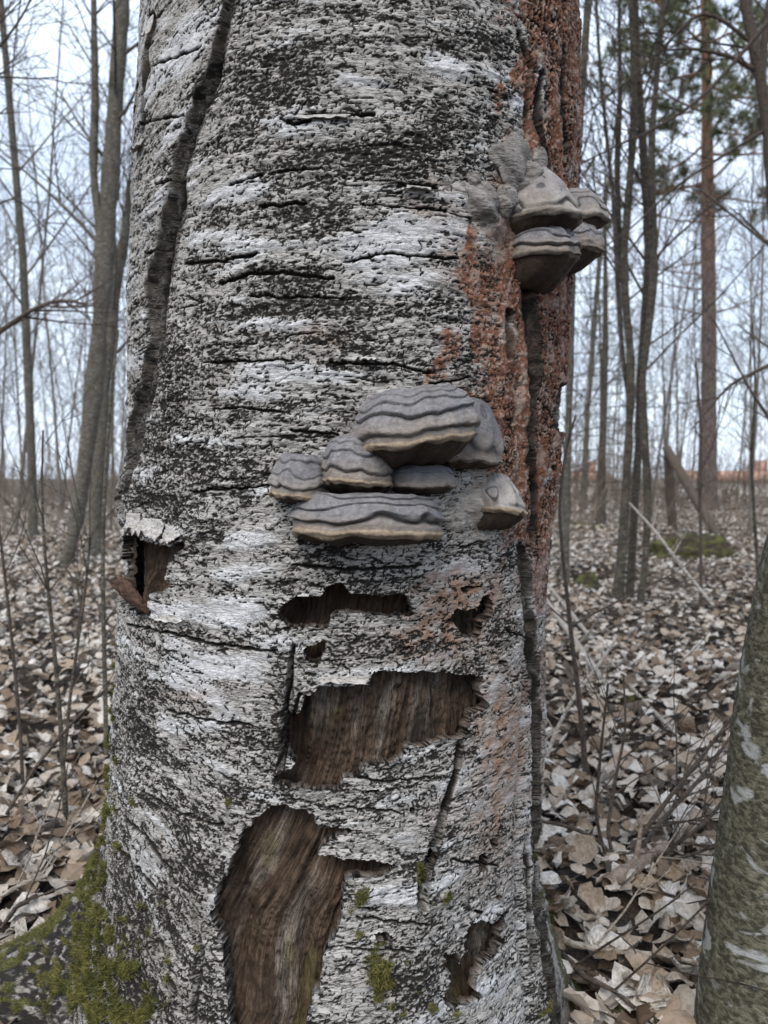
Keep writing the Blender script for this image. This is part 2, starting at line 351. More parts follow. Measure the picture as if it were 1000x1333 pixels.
lipm = np.maximum.reduce([np.roll(st1, k, 0) for k in (2, 3)]+[np.roll(st3, k, 0) for k in (2, 3)])*(1-flake)
w1, w2_, wid, wdx, wdy = worley((U2+wu)*34, (V2+wv)*150, 89)
gate = sm(fbm(U*50, V*110, 3, 90), -0.30, 0.40); d2 = dens*(0.35+0.65*gate)
t1 = 0.03 + 0.30*d2*(0.35+wid); gap1 = sm(w2_-w1, t1, t1*0.35)*np.clip(1.5*d2-.35, 0, 1)
flake = np.maximum(flake, .85*gap1)
flake = flake*(1-.80*sm(fbm((U2+wu)*120, (V2+wv)*300, 2, 190), .10, .38))
# long thin horizontal splits
g1 = 1-np.abs(gnoise(U2*5.5, (V2+0.25*wv)*105, 91))*3.0
g2 = 1-np.abs(gnoise(U2*9, (V2+0.35*wv)*210, 92))*2.6
lines = .9*(1-.8*SMOOTHZ)*np.maximum(sm(g1, .86, .985)*sm(gnoise(U*9, V*40, 93), 0.05, 0.35), sm(g2, .84, .97)*0.8*sm(gnoise(U*14, V*60, 94), .15, 0.5))
vert = sm(1-np.abs(gnoise((U2+0.8*wu)*95, (V2+wv)*26, 95))*2.4, .78, .96)*np.clip(VERTZ*1.1, 0, 1)*sm(gnoise(U*40, V*70, 96), -.5, .2)
HL = [((243,342),(290,339),(333,331),3.0),((288,368),(325,356),(366,354),(434,363),3.0),((325,387),(400,386),(455,389),1.8),((265,472),(320,470),(382,468),2.0),((278,532),(320,531),(366,537),1.6),
 ((404,151),(440,150),(488,148),3.4),((374,161),(404,157),3.0),((350,225),(380,222),(419,219),2.0),((340,268),(398,264),3.2),((521,241),(545,240),(569,246),3.5),((473,267),(520,268),(581,273),1.6),((449,342),(497,331),(596,336),2.0),
 ((166,813),(218,824),(283,839),(356,848),2.6),((218,925),(265,936),(330,945),2.2),((160,1062),(190,1090),(222,1132),3.0),((150,1100),(180,1130),(215,1170),3.0),((185,1030),(235,1058),(290,1075),2.6),((200,240),(232,232),2.0),((182,160),(240,150),2.2),((200,85),(262,62),2.2),((190,330),(215,322),1.8),
 ((430,472),(520,475),(560,486),2.2),((380,560),(440,566),2.0),((250,640),(350,632),1.8),((380,735),(450,742),(540,738),2.4),((390,905),(360,1000),3.0),((300,240),(340,228),2.4),((560,500),(610,492),1.6),((420,1005),(500,1018),(560,1012),1.8),((430,1050),(520,1058),1.6),((465,1195),(560,1205),2.2),((450,1235),(540,1240),2.4),((590,1120),(650,1128),2.0),((660,820),(690,832),1.6)]
LINE = np.zeros(TH.shape, F32)
for it in HL:
    pts, w = it[:-1], it[-1]; m = boxed(pts, 14)
    d, _ = seg_dist(PX[m] + 2.2*gnoise(U[m]*120, V[m]*60, 97), PY[m] + 2.4*fbm(U[m]*70, V[m]*40, 2, 98), pts)
    LINE[m] = np.maximum(LINE[m], sm(d, w*(1.0+.5*gnoise(U[m]*60, V[m]*10, 99)), w*0.25))
# deep furrows: (x, y, half width) along each
FUR = [([(302,-60,7),(299,0,7),(292,40,8),(274,105,9),(251,165,10),(237,211,11),(228,264,11),(216,317,12),(204,370,13),(205,440,10),(192,505,9),(183,545,10),(173,590,6),(167,640,4)],1.0),
 ([(198,20,3),(192,70,4),(188,110,4),(186,170,4)],.8),
 ([(688,372,10),(692,420,9),(697,480,7),(690,560,4),(694,640,4),(697,700,4)],.9),
 ([(678,712,5),(684,760,6),(691,820,6),(696,880,6),(697,960,5),(698,1060,5),(700,1140,6),(706,1200,6),(716,1280,6),(724,1345,7)],.95),
 ([(382,845,3),(376,900,5),(370,960,5),(366,1010,3)],.7),([(604,965,3),(596,1000,5),(578,1060,6),(566,1095,5),(554,1140,7),(549,1180,6)],.65),
 ([(733,505,5),(733,530,10),(731,560,4)],1.0),([(664,405,5),(662,440,5),(664,465,3)],.7),([(706,95,4),(702,150,5),(712,200,4),(716,250,3)],.8),([(735,60,3),(732,130,4),(738,200,4)],.7),([(676,40,3),(690,90,4),(686,150,4)],.6),
 ([(684,1090,3),(690,1180,4),(694,1260,4)],.6),([(150,640,3),(158,660,4)],.6),([(138,930,4),(136,1000,5),(122,1080,6),(100,1180,6),(88,1260,6),(90,1345,6)],.5),([(252,1190,4),(262,1240,5),(250,1333,5)],.4)]
FURD = np.zeros(TH.shape, F32); FURC = FURD.copy(); FURX = FURD.copy()
for pts, amp in FUR:
    m = boxed([p[:2] for p in pts], 30)
    d, k = seg_dist(PX[m] + 4.5*fbm(U[m]*30, V[m]*20, 2, 100), PY[m] + 3*fbm(U[m]*50, V[m]*50, 2, 101), pts)
    d = d*(1+.35*fbm(U[m]*14, V[m]*9, 2, 217))
    w = np.interp(k, np.arange(len(pts)), [p[2] for p in pts])
    FURD[m] = np.maximum(FURD[m], amp*sm(d, w*1.25, w*0.55)); FURC[m] = np.maximum(FURC[m], min(1, amp**2*1.15)*sm(d, w*1.45, w*0.90))
    d2_, _ = seg_dist(PX[m] + 6*fbm(U[m]*30, V[m]*16, 3, 224), PY[m], pts); FURX[m] = np.maximum(FURX[m], amp*sm(d2_, w*.62, w*.18))
# furrowed plates of the reddish side, stretched upwards
rv1, rv2, rvid, _, _ = worley((U2+0.8*wu)*60, (V2+1.2*wv)*22, 102)
rf1 = 1-np.abs(gnoise((U2+wu)*130, (V2+1.5*wv)*48, 103))*2.2
rf2 = 1-np.abs(gnoise((U2+wu)*240, (V2+1.5*wv)*110, 104))*2.2
redcr = np.maximum(sm(rf1, .66, .95), 0.7*sm(rf2, .7, .95))*sm(fbm(U*26, V*14, 3, 105) + 0.35*sm(PX, 650, 720), -0.15, 0.45)
redfl = np.maximum(sm(fbm((U2+wu)*60, (V2+wv)*34, 4, 106), 0.10, 0.34)*.8, sm(fbm((U2+wu)*230, (V2+wv)*150, 2, 206), 0.18, 0.42))       # pale flecks on it
DARK = np.maximum.reduce([flake*(1-SIDE)*(1-.35*RED), np.maximum(lines, vert)*(1-SIDE)*0.95, LINE, redcr*SIDE*0.95])
DARK = np.clip(np.maximum(DARK, FURX), 0, 1)
# ---- relief
lay = V2*64 + 1.3*fbm(U*7, V*12, 3, 110); fr = lay-np.floor(lay)
lip = (1-fr)**1.5*sm(gnoise(U*12+np.floor(lay)*7.7, np.floor(lay)*3.1, 111), -0.25, 0.5)
h = 0.0019*lip*(1-SIDE)*(1-.8*SMOOTHZ) + 0.0012*WHITE
h = h + 0.0021*fbm(U2*28, V2*60, 4, 112) + 0.0004*fbm(U2*130, V2*240, 2, 113)
tilt1 = hrand(np.floor(wid*9999).astype(np.int64), np.zeros_like(wid, np.int64), 6)-0.35
h = h + (1-SIDE)*d2*(0.0045*tilt1*(-wdy) + 0.0012*(wid-.5)) + .0009*lipm*(1-SIDE)
h = h - .0015*flake*(1-SIDE) - 0.0036*np.maximum(lines, vert)*(1-SIDE) - 0.007*LINE
h = h + SIDE*(0.005*fbm(U2*34, V2*12, 4, 114) + (rvid-0.5)*0.0025 - 0.0050*redcr) + np.maximum(RED, SIDE)*0.0008*redfl
h = h*(1-.85*FURC)
furn = fbm(U*90, V*60, 3, 115)
h = h - FURD*(0.012 + 0.006*furn) + FURC*0.0050*fbm(U*120, V*16, 3, 215)
h = h - .011*FURX
ring = sm(FURD, 0.02, 0.25)*(1-sm(FURD, .25, .7)); h = h + 0.003*ring
curl = np.exp(-(EDGE/5.0)**2); tornn = gnoise(U*40, V*110, 116)
h = h + curl*(0.0010 + 0.0030*tornn) - 0.0035*np.exp(-(EDGE/22.0)**2)*0.6
# mycelium plaster between the brackets, bulge under the flap of the side cavity
MYC = zone([(600,668,36,32,1.0),(625,640,24,26,.7),(560,660,18,16,.4),(640,700,20,10,.3),(640,300,16,26,.5),(650,275,20,30,.5)])
h = h + 0.012*MYC*(0.7+0.8*gnoise(U*45, V*45, 117)) 
moss_n = fbm(U*42, V*42, 4, 118)
MOSS = sm(MOSSZ*1.0 + 0.95*moss_n - 0.22*WHITE, 0.50, 0.80)*(MOSSZ > 0.04)
h = h + MOSS*(0.004 + 0.005*fbm(U*150, V*150, 3, 119))
rootz = sm(ZZ, 0.40, 0.22)*np.exp(-((THn+1.62)/0.42)**2)
h = h + rootz*(0.007*fbm(U*32, V*60, 4, 219) + .004*fbm(U*110, V*170, 3, 220))
lowrough = np.clip(sm(PY, 980, 1200)*sm(PX, 340, 190)*(.55+.9*fbm(U*18, V*18, 3, 222)) + .5*zone([(520,1270,70,60,.8),(255,1130,26,70,.9),(160,960,22,90,.7)])*sm(fbm(U*30, V*30, 3, 223), -.3, .3), 0, 1)
h = h + lowrough*0.004*fbm(U*60, V*45, 4, 120)
far_row = sm(ZZ, 1.5, 1.9); h = h*(1-0.0*far_row)
DARK = np.clip(np.maximum(DARK*(1-0.75*MYC), 0), 0, 1)
ROOTD = sm(rootz, .05, .6)*sm(fbm(U*80, V*110, 4, 221), -.40, .30); DARK = np.clip(np.maximum(DARK*(1-.6*rootz), .8*ROOTD), 0, 1); lowrough = np.clip(lowrough + 1.1*sm(rootz, .05, .6), 0, 1); WHITE = WHITE*(1-.9*rootz)

# ---- the bark sheet, with real holes and torn edges that have a thickness
nr, nc = TH.shape
PB = trunk_P(THn, ZZ, h)
hf = HOLE[:-1, :-1].astype(np.int8) + HOLE[1:, :-1] + HOLE[:-1, 1:] + HOLE[1:, 1:]
gone = hf >= 3
Q = grid_quads(nr, nc).reshape(nr-1, nc-1, 4)
keep = Q[~gone]
vid = np.arange(nr*nc).reshape(nr, nc)
ed = []
mh = gone[:, :-1] != gone[:, 1:]; i, j = np.nonzero(mh); sw = gone[i, j]
a, b = vid[i, j+1], vid[i+1, j+1]; ed.append(np.where(sw[:, None], np.stack([b, a], -1), np.stack([a, b], -1)))
mv = gone[:-1, :] != gone[1:, :]; i, j = np.nonzero(mv); sw = gone[i, j]
a, b = vid[i+1, j], vid[i+1, j+1]; ed.append(np.where(sw[:, None], np.stack([a, b], -1), np.stack([b, a], -1)))
ed = np.concatenate(ed); uq, inv = np.unique(ed, return_inverse=True); inv = inv.reshape(ed.shape)
thq = THn.ravel()[uq]; zq = ZZ.ravel()[uq]
thick = 0.013 + 0.004*gnoise(thq*30, zq*60, 121)
INN = trunk_P(thq, zq, h.ravel()[uq]-thick) ; INN[:, 2] += 0.001
base_n = nr*nc
skirt = np.stack([ed[:, 0], ed[:, 1], base_n+inv[:, 1], base_n+inv[:, 0]], -1)
VV = np.concatenate([PB.reshape(-1, 3), INN])
used = np.zeros(len(VV), bool); Qall = np.concatenate([keep, skirt]); used[Qall.ravel()] = True
remap = np.cumsum(used)-1
bark_me = np_mesh('bark', VV[used], remap[Qall])
maskA = np.stack([DARK, WHITE, RED, MOSS], -1).reshape(-1, 4)
torn = np.exp(-(EDGE/3.0)**2)
maskB = np.stack([TAN, np.clip(FURC*1.3-.55*sm(fbm(U*90, V*34, 3, 218), .22, .5), 0, 1), np.clip(MYC, 0, 1), np.clip(torn + 0*TH, 0, 1)], -1).reshape(-1, 4)
maskC = np.stack([np.clip(redfl, 0, 1), sm(fbm(U*18, V*30, 4, 122), -.6, .6), np.clip(dens, 0, 1), lowrough], -1).reshape(-1, 4)
sk = lambda M, v: np.concatenate([M, np.tile(np.array(v, F32), (len(uq), 1))])[used]
set_col(bark_me, 'mask_a', sk(maskA, (0.35, 0, 0, 0))); set_col(bark_me, 'mask_b', sk(maskB, (0.8, 0.25, 0, 1))); set_col(bark_me, 'mask_c', sk(maskC, (0, .3, .5, 0)))

def birch_bark_material():
    s = NT('old_birch_bark')
    A = s.attr('mask_a'); B = s.attr('mask_b'); Cc = s.attr('mask_c')
    a = s.sep(A.outputs['Color']); b = s.sep(B.outputs['Color']); c = s.sep(Cc.outputs['Color'])
    fine = s.noise(430, 4, .65, s.vec((0.45, 0.45, 1.7)))
    hl = s.noise(150, 3, .6, s.vec((.38, .38, 2.0)), .4); hairl = s.ramp(hl, [(.462, 0.0), (.488, 1.0), (.512, 1.0), (.538, 0.0)])
    h2 = s.noise(330, 2, .6, s.vec((.5, .5, 1.5)), .6); hair2 = s.ramp(h2, [(.46, 0.0), (.49, 1.0), (.51, 1.0), (.54, 0.0)]); grain = s.noise(1500, 2, .6); mid = s.noise(60, 4, .6, s.vec((.6, .6, 1.3)))
    speck = s.noise(900, 2, .7, s.vec((.6, .6, 1.2)))
    base = s.mix(c[1], (0.36, 0.342, 0.315), (0.50, 0.48, 0.455))
    base = s.mix(s.ramp(mid, [(.35, 0.0), (.65, 1.0)]), base, (0.41, 0.388, 0.355))
    base = s.mix(s.math('MULTIPLY', a[1], 0.85), base, (0.63, 0.635, 0.645))
    base = s.mix(s.math('MULTIPLY', s.ramp(c[2], [(.40, 0.0), (1.0, 1.0)]), .38), base, (0.22, 0.20, 0.175))
    base = s.mix(s.math('MULTIPLY', s.ramp(fine, [(.50, 0.0), (.66, 1.0)]), 0.48), base, (0.17, 0.155, 0.135))
    base = s.mix(s.math('MULTIPLY', hairl, s.math('SUBTRACT', .72, s.math('MULTIPLY', a[1], .50))), base, (0.035, 0.03, 0.026))
    base = s.mix(s.math('MULTIPLY', hair2, s.math('ADD', .12, s.math('MULTIPLY', s.ramp(mid, [(.42, 0.0), (.6, 1.0)]), .5))), base, (0.05, 0.044, 0.038))
    base = s.mix(s.math('MULTIPLY', s.ramp(speck, [(.62, 0.0), (.72, 1.0)]), 0.40), base, (0.07, 0.064, 0.056))
    tanc = s.mix(s.ramp(fine, [(.35, 0.0), (.65, 1.0)]), (0.20, 0.095, 0.050), (0.36, 0.235, 0.16))
    base = s.mix(s.math('MULTIPLY', b[0], 0.85), base, tanc)
    base = s.mix(s.math('MULTIPLY', Cc.outputs['Alpha'], s.ramp(mid, [(.35, .25), (.62, .85)])), base, s.mix(fine, (0.085, 0.075, 0.058), (0.24, 0.215, 0.18)))
    redc = s.mix(s.ramp(mid, [(.3, 0.0), (.7, 1.0)]), (0.150, 0.062, 0.036), (0.25, 0.108, 0.062))
    redc = s.mix(s.math('MULTIPLY', s.ramp(fine, [(.52, 0.0), (.7, 1.0)]), 0.6), redc, (0.13, 0.075, 0.055))
    redc = s.mix(s.math('MULTIPLY', c[0], 0.62), redc, (0.40, 0.33, 0.28))
    base = s.mix(a[2], base, redc)
    base = s.mix(s.math('MULTIPLY', b[2], 0.8), base, s.mix(fine, (0.30, 0.265, 0.225), (0.42, 0.385, 0.34)))
    dk = s.ramp(a[0], [(.09, 0.0), (.28, .75), (.52, 1.0)])
    base = s.mix(dk, base, s.mix(speck, (0.008, 0.007, 0.006), (0.026, 0.022, 0.018)))
    base = s.mix(s.math('MULTIPLY', b[1], s.math('SUBTRACT', 1.0, s.math('MULTIPLY', dk, .9))), base, s.mix(s.ramp(mid, [(.42, 0.0), (.66, 1.0)]), s.mix(fine, (0.007, 0.006, 0.005), (0.030, 0.025, 0.020)), (0.085, 0.072, 0.058)))
    base = s.mix(s.math('MULTIPLY', A.outputs['Alpha'], 0.9), base, s.mix(s.ramp(grain, [(.3, 0.0), (.7, 1.0)]), (0.028, 0.030, 0.010), (0.095, 0.095, 0.030)))
    s.color(base); s.b.inputs['Roughness'].default_value = 0.86
    hgt = s.math('SUBTRACT', s.math('ADD', s.math('MULTIPLY', fine, 0.8), s.math('MULTIPLY', grain, 0.4)), s.math('MULTIPLY', hairl, .5))
    s.bump(hgt, 0.0016, 0.9)
    return s.m
M_BARK = birch_bark_material()
birch = empty('birch_tree', (float(trunk_cx(0.0)), TD, 0.0), 'thick old birch trunk with flaking white bark, rotted openings and shelf fungi', 'tree')
def under(o, root):
    o.parent = root; o.matrix_parent_inverse = Matrix.Translation(-Vector(root.location)); return o
under(link('bark', bark_me, M_BARK), birch)['label'] = 'grey white flaking bark with holes torn in it'

# ---- bare wood behind the bark
cz = np.arange(0.10, 0.80, 0.0022); ct = np.arange(-1.50, 1.15, 0.0068)
CT, CZ = np.meshgrid(ct.astype(F32), cz.astype(F32))
CP0 = trunk_P(CT, CZ); CX, CY, _ = project(CP0)
cu = CT*0.31; tilt = np.interp(CY, [850, 950, 1050, 1200, 1333], [0.18, 0.24, 0.42, 0.50, 0.32])
cu2 = cu - tilt*(CZ-0.45) ; cu2 = cu2 + 0.004*gnoise(cu*20, CZ*9, 130)
gr1 = fbm(cu2*70, CZ*3.5, 4, 131); gr2 = fbm(cu2*200, CZ*7, 3, 132)
pl1, pl2, plid, _, _ = worley(cu2*34, CZ*3.0, 133)
ch = -0.0225 + 0.003*fbm(cu*60, CZ*60, 3, 138) + 0.0055*gr1 + 0.0034*gr2 + (plid-0.5)*0.006 - 0.004*sm(1-np.abs(gnoise(cu2*90, CZ*4, 137))*3, .7, .95)
def bump2(x, y, a, b, d): return d*np.exp(-((CX-x)/a)**2 - ((CY-y)/b)**2)
ch = ch + bump2(430,795,120,30,-.030) + bump2(375,805,20,14,-.020) + bump2(612,800,40,34,-.026) + bump2(408,848,24,20,-.03) + bump2(372,970,26,70,-.026) + bump2(395,1015,20,20,-.014)
ch = ch + bump2(546,925,13,60,.009) + bump2(582,920,8,70,-.014) + bump2(610,900,16,40,-.008) + bump2(527,903,5,5,-.012) + bump2(470,1135,70,18,-.026) + bump2(350,1170,24,110,.009) + bump2(395,1240,10,110,-.014) + bump2(425,1200,14,90,.004) + bump2(300,1230,14,80,-.018) + bump2(450,1090,40,8,-.014)
ch = ch + bump2(605,1260,36,60,-.024) + bump2(622,1220,6,40,.010) + bump2(172,745,8,70,-.060) + bump2(190,750,8,60,.008) + bump2(150,740,6,60,-.012)
ch = np.where((CX < 245), ch-0.006, ch)
near = np.zeros(CX.shape, bool)
for poly in H:
    lo_, hi_ = poly.min(0)-34, poly.max(0)+34; near |= (CX > lo_[0]) & (CX < hi_[0]) & (CY > lo_[1]) & (CY < hi_[1])
cq = grid_quads(*CT.shape); cq = cq[near.ravel()[cq].all(1)]; cuse = np.zeros(CT.size, bool); cuse[cq.ravel()] = True; cmap = np.cumsum(cuse)-1
core_me = np_mesh('bare_wood', trunk_P(CT, CZ, ch).reshape(-1, 3)[cuse], cmap[cq])
grey = sm(fbm(cu2*26, CZ*3.2, 3, 134) + 0.45*np.exp(-((CX-470)/50)**2-((CY-940)/50)**2) + 0.8*np.exp(-((CX-546)/14)**2-((CY-925)/60)**2) + 0.35*np.exp(-((CX-350)/30)**2-((CY-1130)/70)**2), 0.05, 0.6)
rot = sm(fbm(cu2*40+9, CZ*8, 3, 135) + bump2(600,920,40,60,.5) + bump2(380,985,30,60,.6) + bump2(480,1150,70,40,.7) + bump2(430,800,120,30,.7) + bump2(190,750,60,70,.8), 0.1, 0.7)
grn = sm(fbm(cu2*30, CZ*14, 3, 136) + bump2(390,1290,50,60,.8) + bump2(622,1225,20,50,.9) - .35, 0.0, 0.6)
set_col(core_me, 'wood', np.stack([grey, rot, grn, sm(gr2, -.5, .5)], -1).reshape(-1, 4)[cuse])
set_col(core_me, 'grain', np.stack([cu2, CZ*.10, 0*CZ, 1+0*CZ], -1).reshape(-1, 4)[cuse])
def wood_material():
    s = NT('rotting_bare_wood'); W = s.attr('wood'); w = s.sep(W.outputs['Color'])
    G = s.attr('grain').outputs['Vector']; st = s.noise(260, 4, .65, G)
    fib = s.noise(700, 3, .7, G)
    c = s.mix(s.ramp(st, [(.40, 0.0), (.60, 1.0)]), (0.040, 0.026, 0.017), (0.130, 0.086, 0.056))
    c = s.mix(s.math('MULTIPLY', w[0], 0.7), c, s.mix(s.ramp(st, [(.38, 0.0), (.62, 1.0)]), (0.10, 0.082, 0.066), (0.29, 0.255, 0.215)))
    c = s.mix(s.math('MULTIPLY', w[1], 0.75), c, s.mix(st, (0.030, 0.017, 0.010), (0.095, 0.052, 0.030)))
    c = s.mix(s.math('MULTIPLY', w[2], 0.55), c, (0.12, 0.105, 0.035))
    c = s.mix(s.math('MULTIPLY', s.ramp(fib, [(.50, 0.0), (.62, 1.0)]), .8), c, (0.018, 0.012, 0.008))
    stn = s.noise(34, 4, .6, s.vec((1, 1, .55))); c = s.mix(s.math('MULTIPLY', s.ramp(stn, [(.46, 0.0), (.62, 1.0)]), .72), c, (0.030, 0.019, 0.012))
    cr_ = s.noise(120, 3, .6, s.vec((1, 1, .8))); c = s.mix(s.ramp(cr_, [(.475, 0.0), (.495, .7), (.505, .7), (.525, 0.0)]), c, (0.02, 0.013, 0.009))
    s.color(c); s.b.inputs['Roughness'].default_value = 0.8; s.bump(s.math('ADD', st, fib), 0.0026, 1.0); return s.m
M_WOOD = wood_material()
under(link('bare_wood', core_me, M_WOOD), birch)['label'] = 'brown rotting wood with upright grain behind the bark'

# ---- moss growing on the bark: short fine blades, too many to count
mi = np.nonzero((MOSS.ravel() > .45) & (THn.ravel() > -2.3) & (THn.ravel() < 1.5) & (ZZ.ravel() > -.05) & (ZZ.ravel() < .9) & (PY.ravel() < 1500))[0]
rgm = np.random.default_rng(55); mi = rgm.choice(mi, min(46000, len(mi)*2))
C_ = PB.reshape(-1, 3)[mi] + rgm.normal(size=(len(mi), 3))*.0008; nn = np.stack([np.sin(THn.ravel()[mi]), -np.cos(THn.ravel()[mi]), .55+0*mi], -1) + .7*rgm.normal(size=(len(mi), 3)); nn /= np.linalg.norm(nn, axis=1)[:, None]
sd_ = np.cross(nn, rgm.normal(size=(len(mi), 3))); sd_ /= np.linalg.norm(sd_, axis=1)[:, None]+1e-9; ln_ = (.003+.006*rgm.random(len(mi))**1.5)[:, None]
me = np_mesh('moss', np.stack([C_-sd_*.0007, C_+sd_*.0007, C_+nn*ln_], 1).reshape(-1, 3), None, np.arange(len(mi)*3).reshape(-1, 3), False)
set_f(me, 'tip', np.tile([0, 0, 1.0], len(mi)))
sM = NT('moss_blades'); nM = sM.noise(45, 3, .6)
sM.color(sM.mix(sM.ramp(nM, [(.35, 0.0), (.65, 1.0)]), (0.050, 0.052, 0.014), (0.165, 0.150, 0.042)))
under(link('moss', me, sM.m, kind='stuff'), birch)['label'] = 'yellow green moss on the root and low bark'
# ---- curled flaps of loose bark (parts of the birch)
def flap_mesh(px, py, wpx, hpx, lift, curl, seed, tilt=0.0, down=True):
    nx, ny = 14, 10; s = np.linspace(-1, 1, nx); t = np.linspace(0, 1, ny); S, T = np.meshgrid(s, t)
    ragw = 1 + 0.25*gnoise(T*3.1 + seed, S*0 + seed*1.7, seed); ragh = 1 + 0.45*gnoise(S*2.6 + seed, S*0 + .3, seed+1)
    X = px + S*wpx/2*ragw + tilt*T*wpx; Y = py + (1 if down else -1)*T*hpx*ragh + tilt*S*6
    th0, z0, P = trunk_hit(px, py); sc = np.linalg.norm(P-np.array([0, 0, CAM_Z]))/FPX
    r0 = float(trunk_R(np.array([th0]), np.array([z0]))[0])
    foresh = max(0.45, math.cos(th0 - math.atan2(P[0], P[1])))
    TH_ = th0 + (X-px)*sc/r0/foresh; Z_ = z0 - (Y-py)*sc
    dr = 0.002 + lift*T**1.6 + curl*T**3 + 0.0025*gnoise(S*2+seed, T*2, seed+2)*T
    Z_ = Z_ + curl*0.7*T**3*(1 if down else -1)
    A = trunk_P(TH_, Z_, dr).reshape(-1, 3); nrm = np.stack([np.sin(TH_), -np.cos(TH_), np.zeros_like(TH_)], -1).reshape(-1, 3)
    B = A - nrm*0.0011
    n = nx*ny; q = grid_quads(ny, nx)
    rim = np.concatenate([np.arange(nx), np.arange(1, ny)*nx+nx-1, (ny-1)*nx+np.arange(nx-2, -1, -1), np.arange(ny-2, 0, -1)*nx]); r2 = np.roll(rim, -1)
    return np_mesh('bark_flap', np.concatenate([A, B]), np.concatenate([q, q[:, ::-1]+n, np.stack([rim, rim+n, r2+n, r2], -1)]))
def plain_bark(name, dark, pale, speckle, sc=1.0):
    s = NT(name); n1 = s.noise(90*sc, 4, .6, s.vec((1, 1, 2.2))); n2 = s.noise(420*sc, 3, .7, s.vec((.6, .6, 1.8)))
    c = s.mix(s.ramp(n1, [(.36, 0.0), (.62, 1.0)]), dark, pale); c = s.mix(s.math('MULTIPLY', s.ramp(n2, [(.52, 0.0), (.64, 1.0)]), .75), c, speckle)
    s.color(c); s.bump(s.math('ADD', n1, n2), 0.002/sc, 0.9); return s.m
M_FLAP = plain_bark('papery_bark', (0.33, 0.305, 0.275), (0.50, 0.48, 0.455), (0.06, 0.05, 0.042))
M_FLAPB = plain_bark('brown_inner_bark', (0.045, 0.026, 0.018), (0.11, 0.065, 0.045), (0.015, 0.01, 0.008))
rng = np.random.default_rng(7)
for px, py, w, hh, li, cu, ti in ((450,880,62,9,.003,.002,-.05),(197,24,14,20,.003,.004,0),(183,186,16,10,.003,.004,0),(480,465,20,8,.005,.004,0),(545,243,34,7,.004,.003,0),
      (222,802,40,8,.002,.002,0),(420,150,60,7,.002,.002,0),(200,675,46,22,.005,.004,0),(175,668,26,26,.006,.004,0),(225,690,30,16,.004,.003,0)):
    under(link('bark_flap', flap_mesh(px, py, w, hh, li, cu, int(px+py), ti), M_FLAP), birch)
fs = np.linspace(0, 1, 18)[:, None]; ft = np.linspace(-1, 1, 8)[None]; _, _, fp = trunk_hit(188, 790)
fx = 146+46*fs + ft*6*(fs-.3); fy = 757+38*fs**1.3 + ft*(4+11*np.sin(np.pi*np.clip(fs, 0, .92))**.7)*(1+.35*gnoise(fs*9+ft, ft*2, 77)); fY = fp[1]-.012 + .03*(1-fs) - .010*np.sin(np.pi*fs)*(1-ft*ft) + .006*gnoise(fs*6, ft*3, 78)
FA = np.array([[at(fx[i, j], fy[i, j], fY[i, j]) for j in range(8)] for i in range(18)]).reshape(-1, 3); FB = FA + np.array([.001, .004, 0]); fq = grid_quads(18, 8)
frim = np.concatenate([np.arange(8), np.arange(1, 18)*8+7, 17*8+np.arange(6, -1, -1), np.arange(16, 0, -1)*8]); fr2_ = np.roll(frim, -1)
o = under(link('bark_flap', np_mesh('bark_flap', np.concatenate([FA, FB]), np.concatenate([fq, fq[:, ::-1]+144, np.stack([frim, frim+144, fr2_+144, fr2_], -1)])), M_FLAPB), birch); o['label'] = 'brown inner bark flap curling out under the side cavity'

# ---- limbs and thin top of the birch, above what the picture shows
BT = Tubes()
def polyline(rng, p, d, L, n, wob=0.12, up=0.05):
    pts = [np.array(p, float)]; d = np.array(d, float); d /= np.linalg.norm(d)
    for k in range(n):
        d = d + wob*(rng.random(3)-0.5)*2 + np.array([0, 0, up]); d /= np.linalg.norm(d)
        pts.append(pts[-1] + d*L/n)
    return np.array(pts), d
def perp(rng, d, ang):
    d = d/np.linalg.norm(d); v = rng.normal(size=3); v -= d*(v @ d); v /= np.linalg.norm(v)+1e-9
    return d*math.cos(ang) + v*math.sin(ang)
def twiggy(tb, rng, p, d, L, r, lvl, sides=4, n=4, kids=4, wob=0.14, up=0.05, ratio=0.55, ang=0.75, rmin=0.0015):
    pts, _ = polyline(rng, p, d, L, n, wob, up)
    tb.add(pts, np.linspace(r, max(r*0.35, rmin), n+1), max(3, sides))
    if lvl > 0:
        for k in range(kids):
            f = 0.2 + 0.78*(k+rng.random()*0.8)/kids; i = min(int(f*n), n-1); q = pts[i] + (pts[i+1]-pts[i])*(f*n-i)
            dd = pts[i+1]-pts[i]
            twiggy(tb, rng, q, perp(rng, dd, ang*(0.7+0.6*rng.random())), L*ratio*(0.6+0.7*rng.random())*(1.15-0.5*f), max(r*0.5*(1.1-.4*f), rmin), lvl-1, sides-1, max(3, n-1), kids, wob, up, ratio, ang, rmin)
rng = np.random.default_rng(11)
for k in range(9):
    z = 3.4 + k*0.6; a = k*2.4; R0 = float(trunk_R(np.array([0.0]), np.array([z]))[0])
    twiggy(BT, rng, (float(trunk_cx(z))+0.4*R0*math.sin(a), TD-0.4*R0*math.cos(a), z), (math.sin(a), -math.cos(a), 0.8), 2.2-0.1*k, 0.05-0.003*k, 2, 6, 5, 5, rmin=.003)
twiggy(BT, rng, (float(trunk_cx(8.3)), TD, 8.2), (0, 0, 1), 3.0, 0.09, 3, 6, 6, 5, rmin=.003)
M_TWIG = plain_bark('twig_bark', (0.075, 0.062, 0.05), (0.16, 0.14, 0.115), (0.045, 0.036, 0.028), 0.5)
under(link('crown', BT.mesh('birch_crown'), M_TWIG), birch)

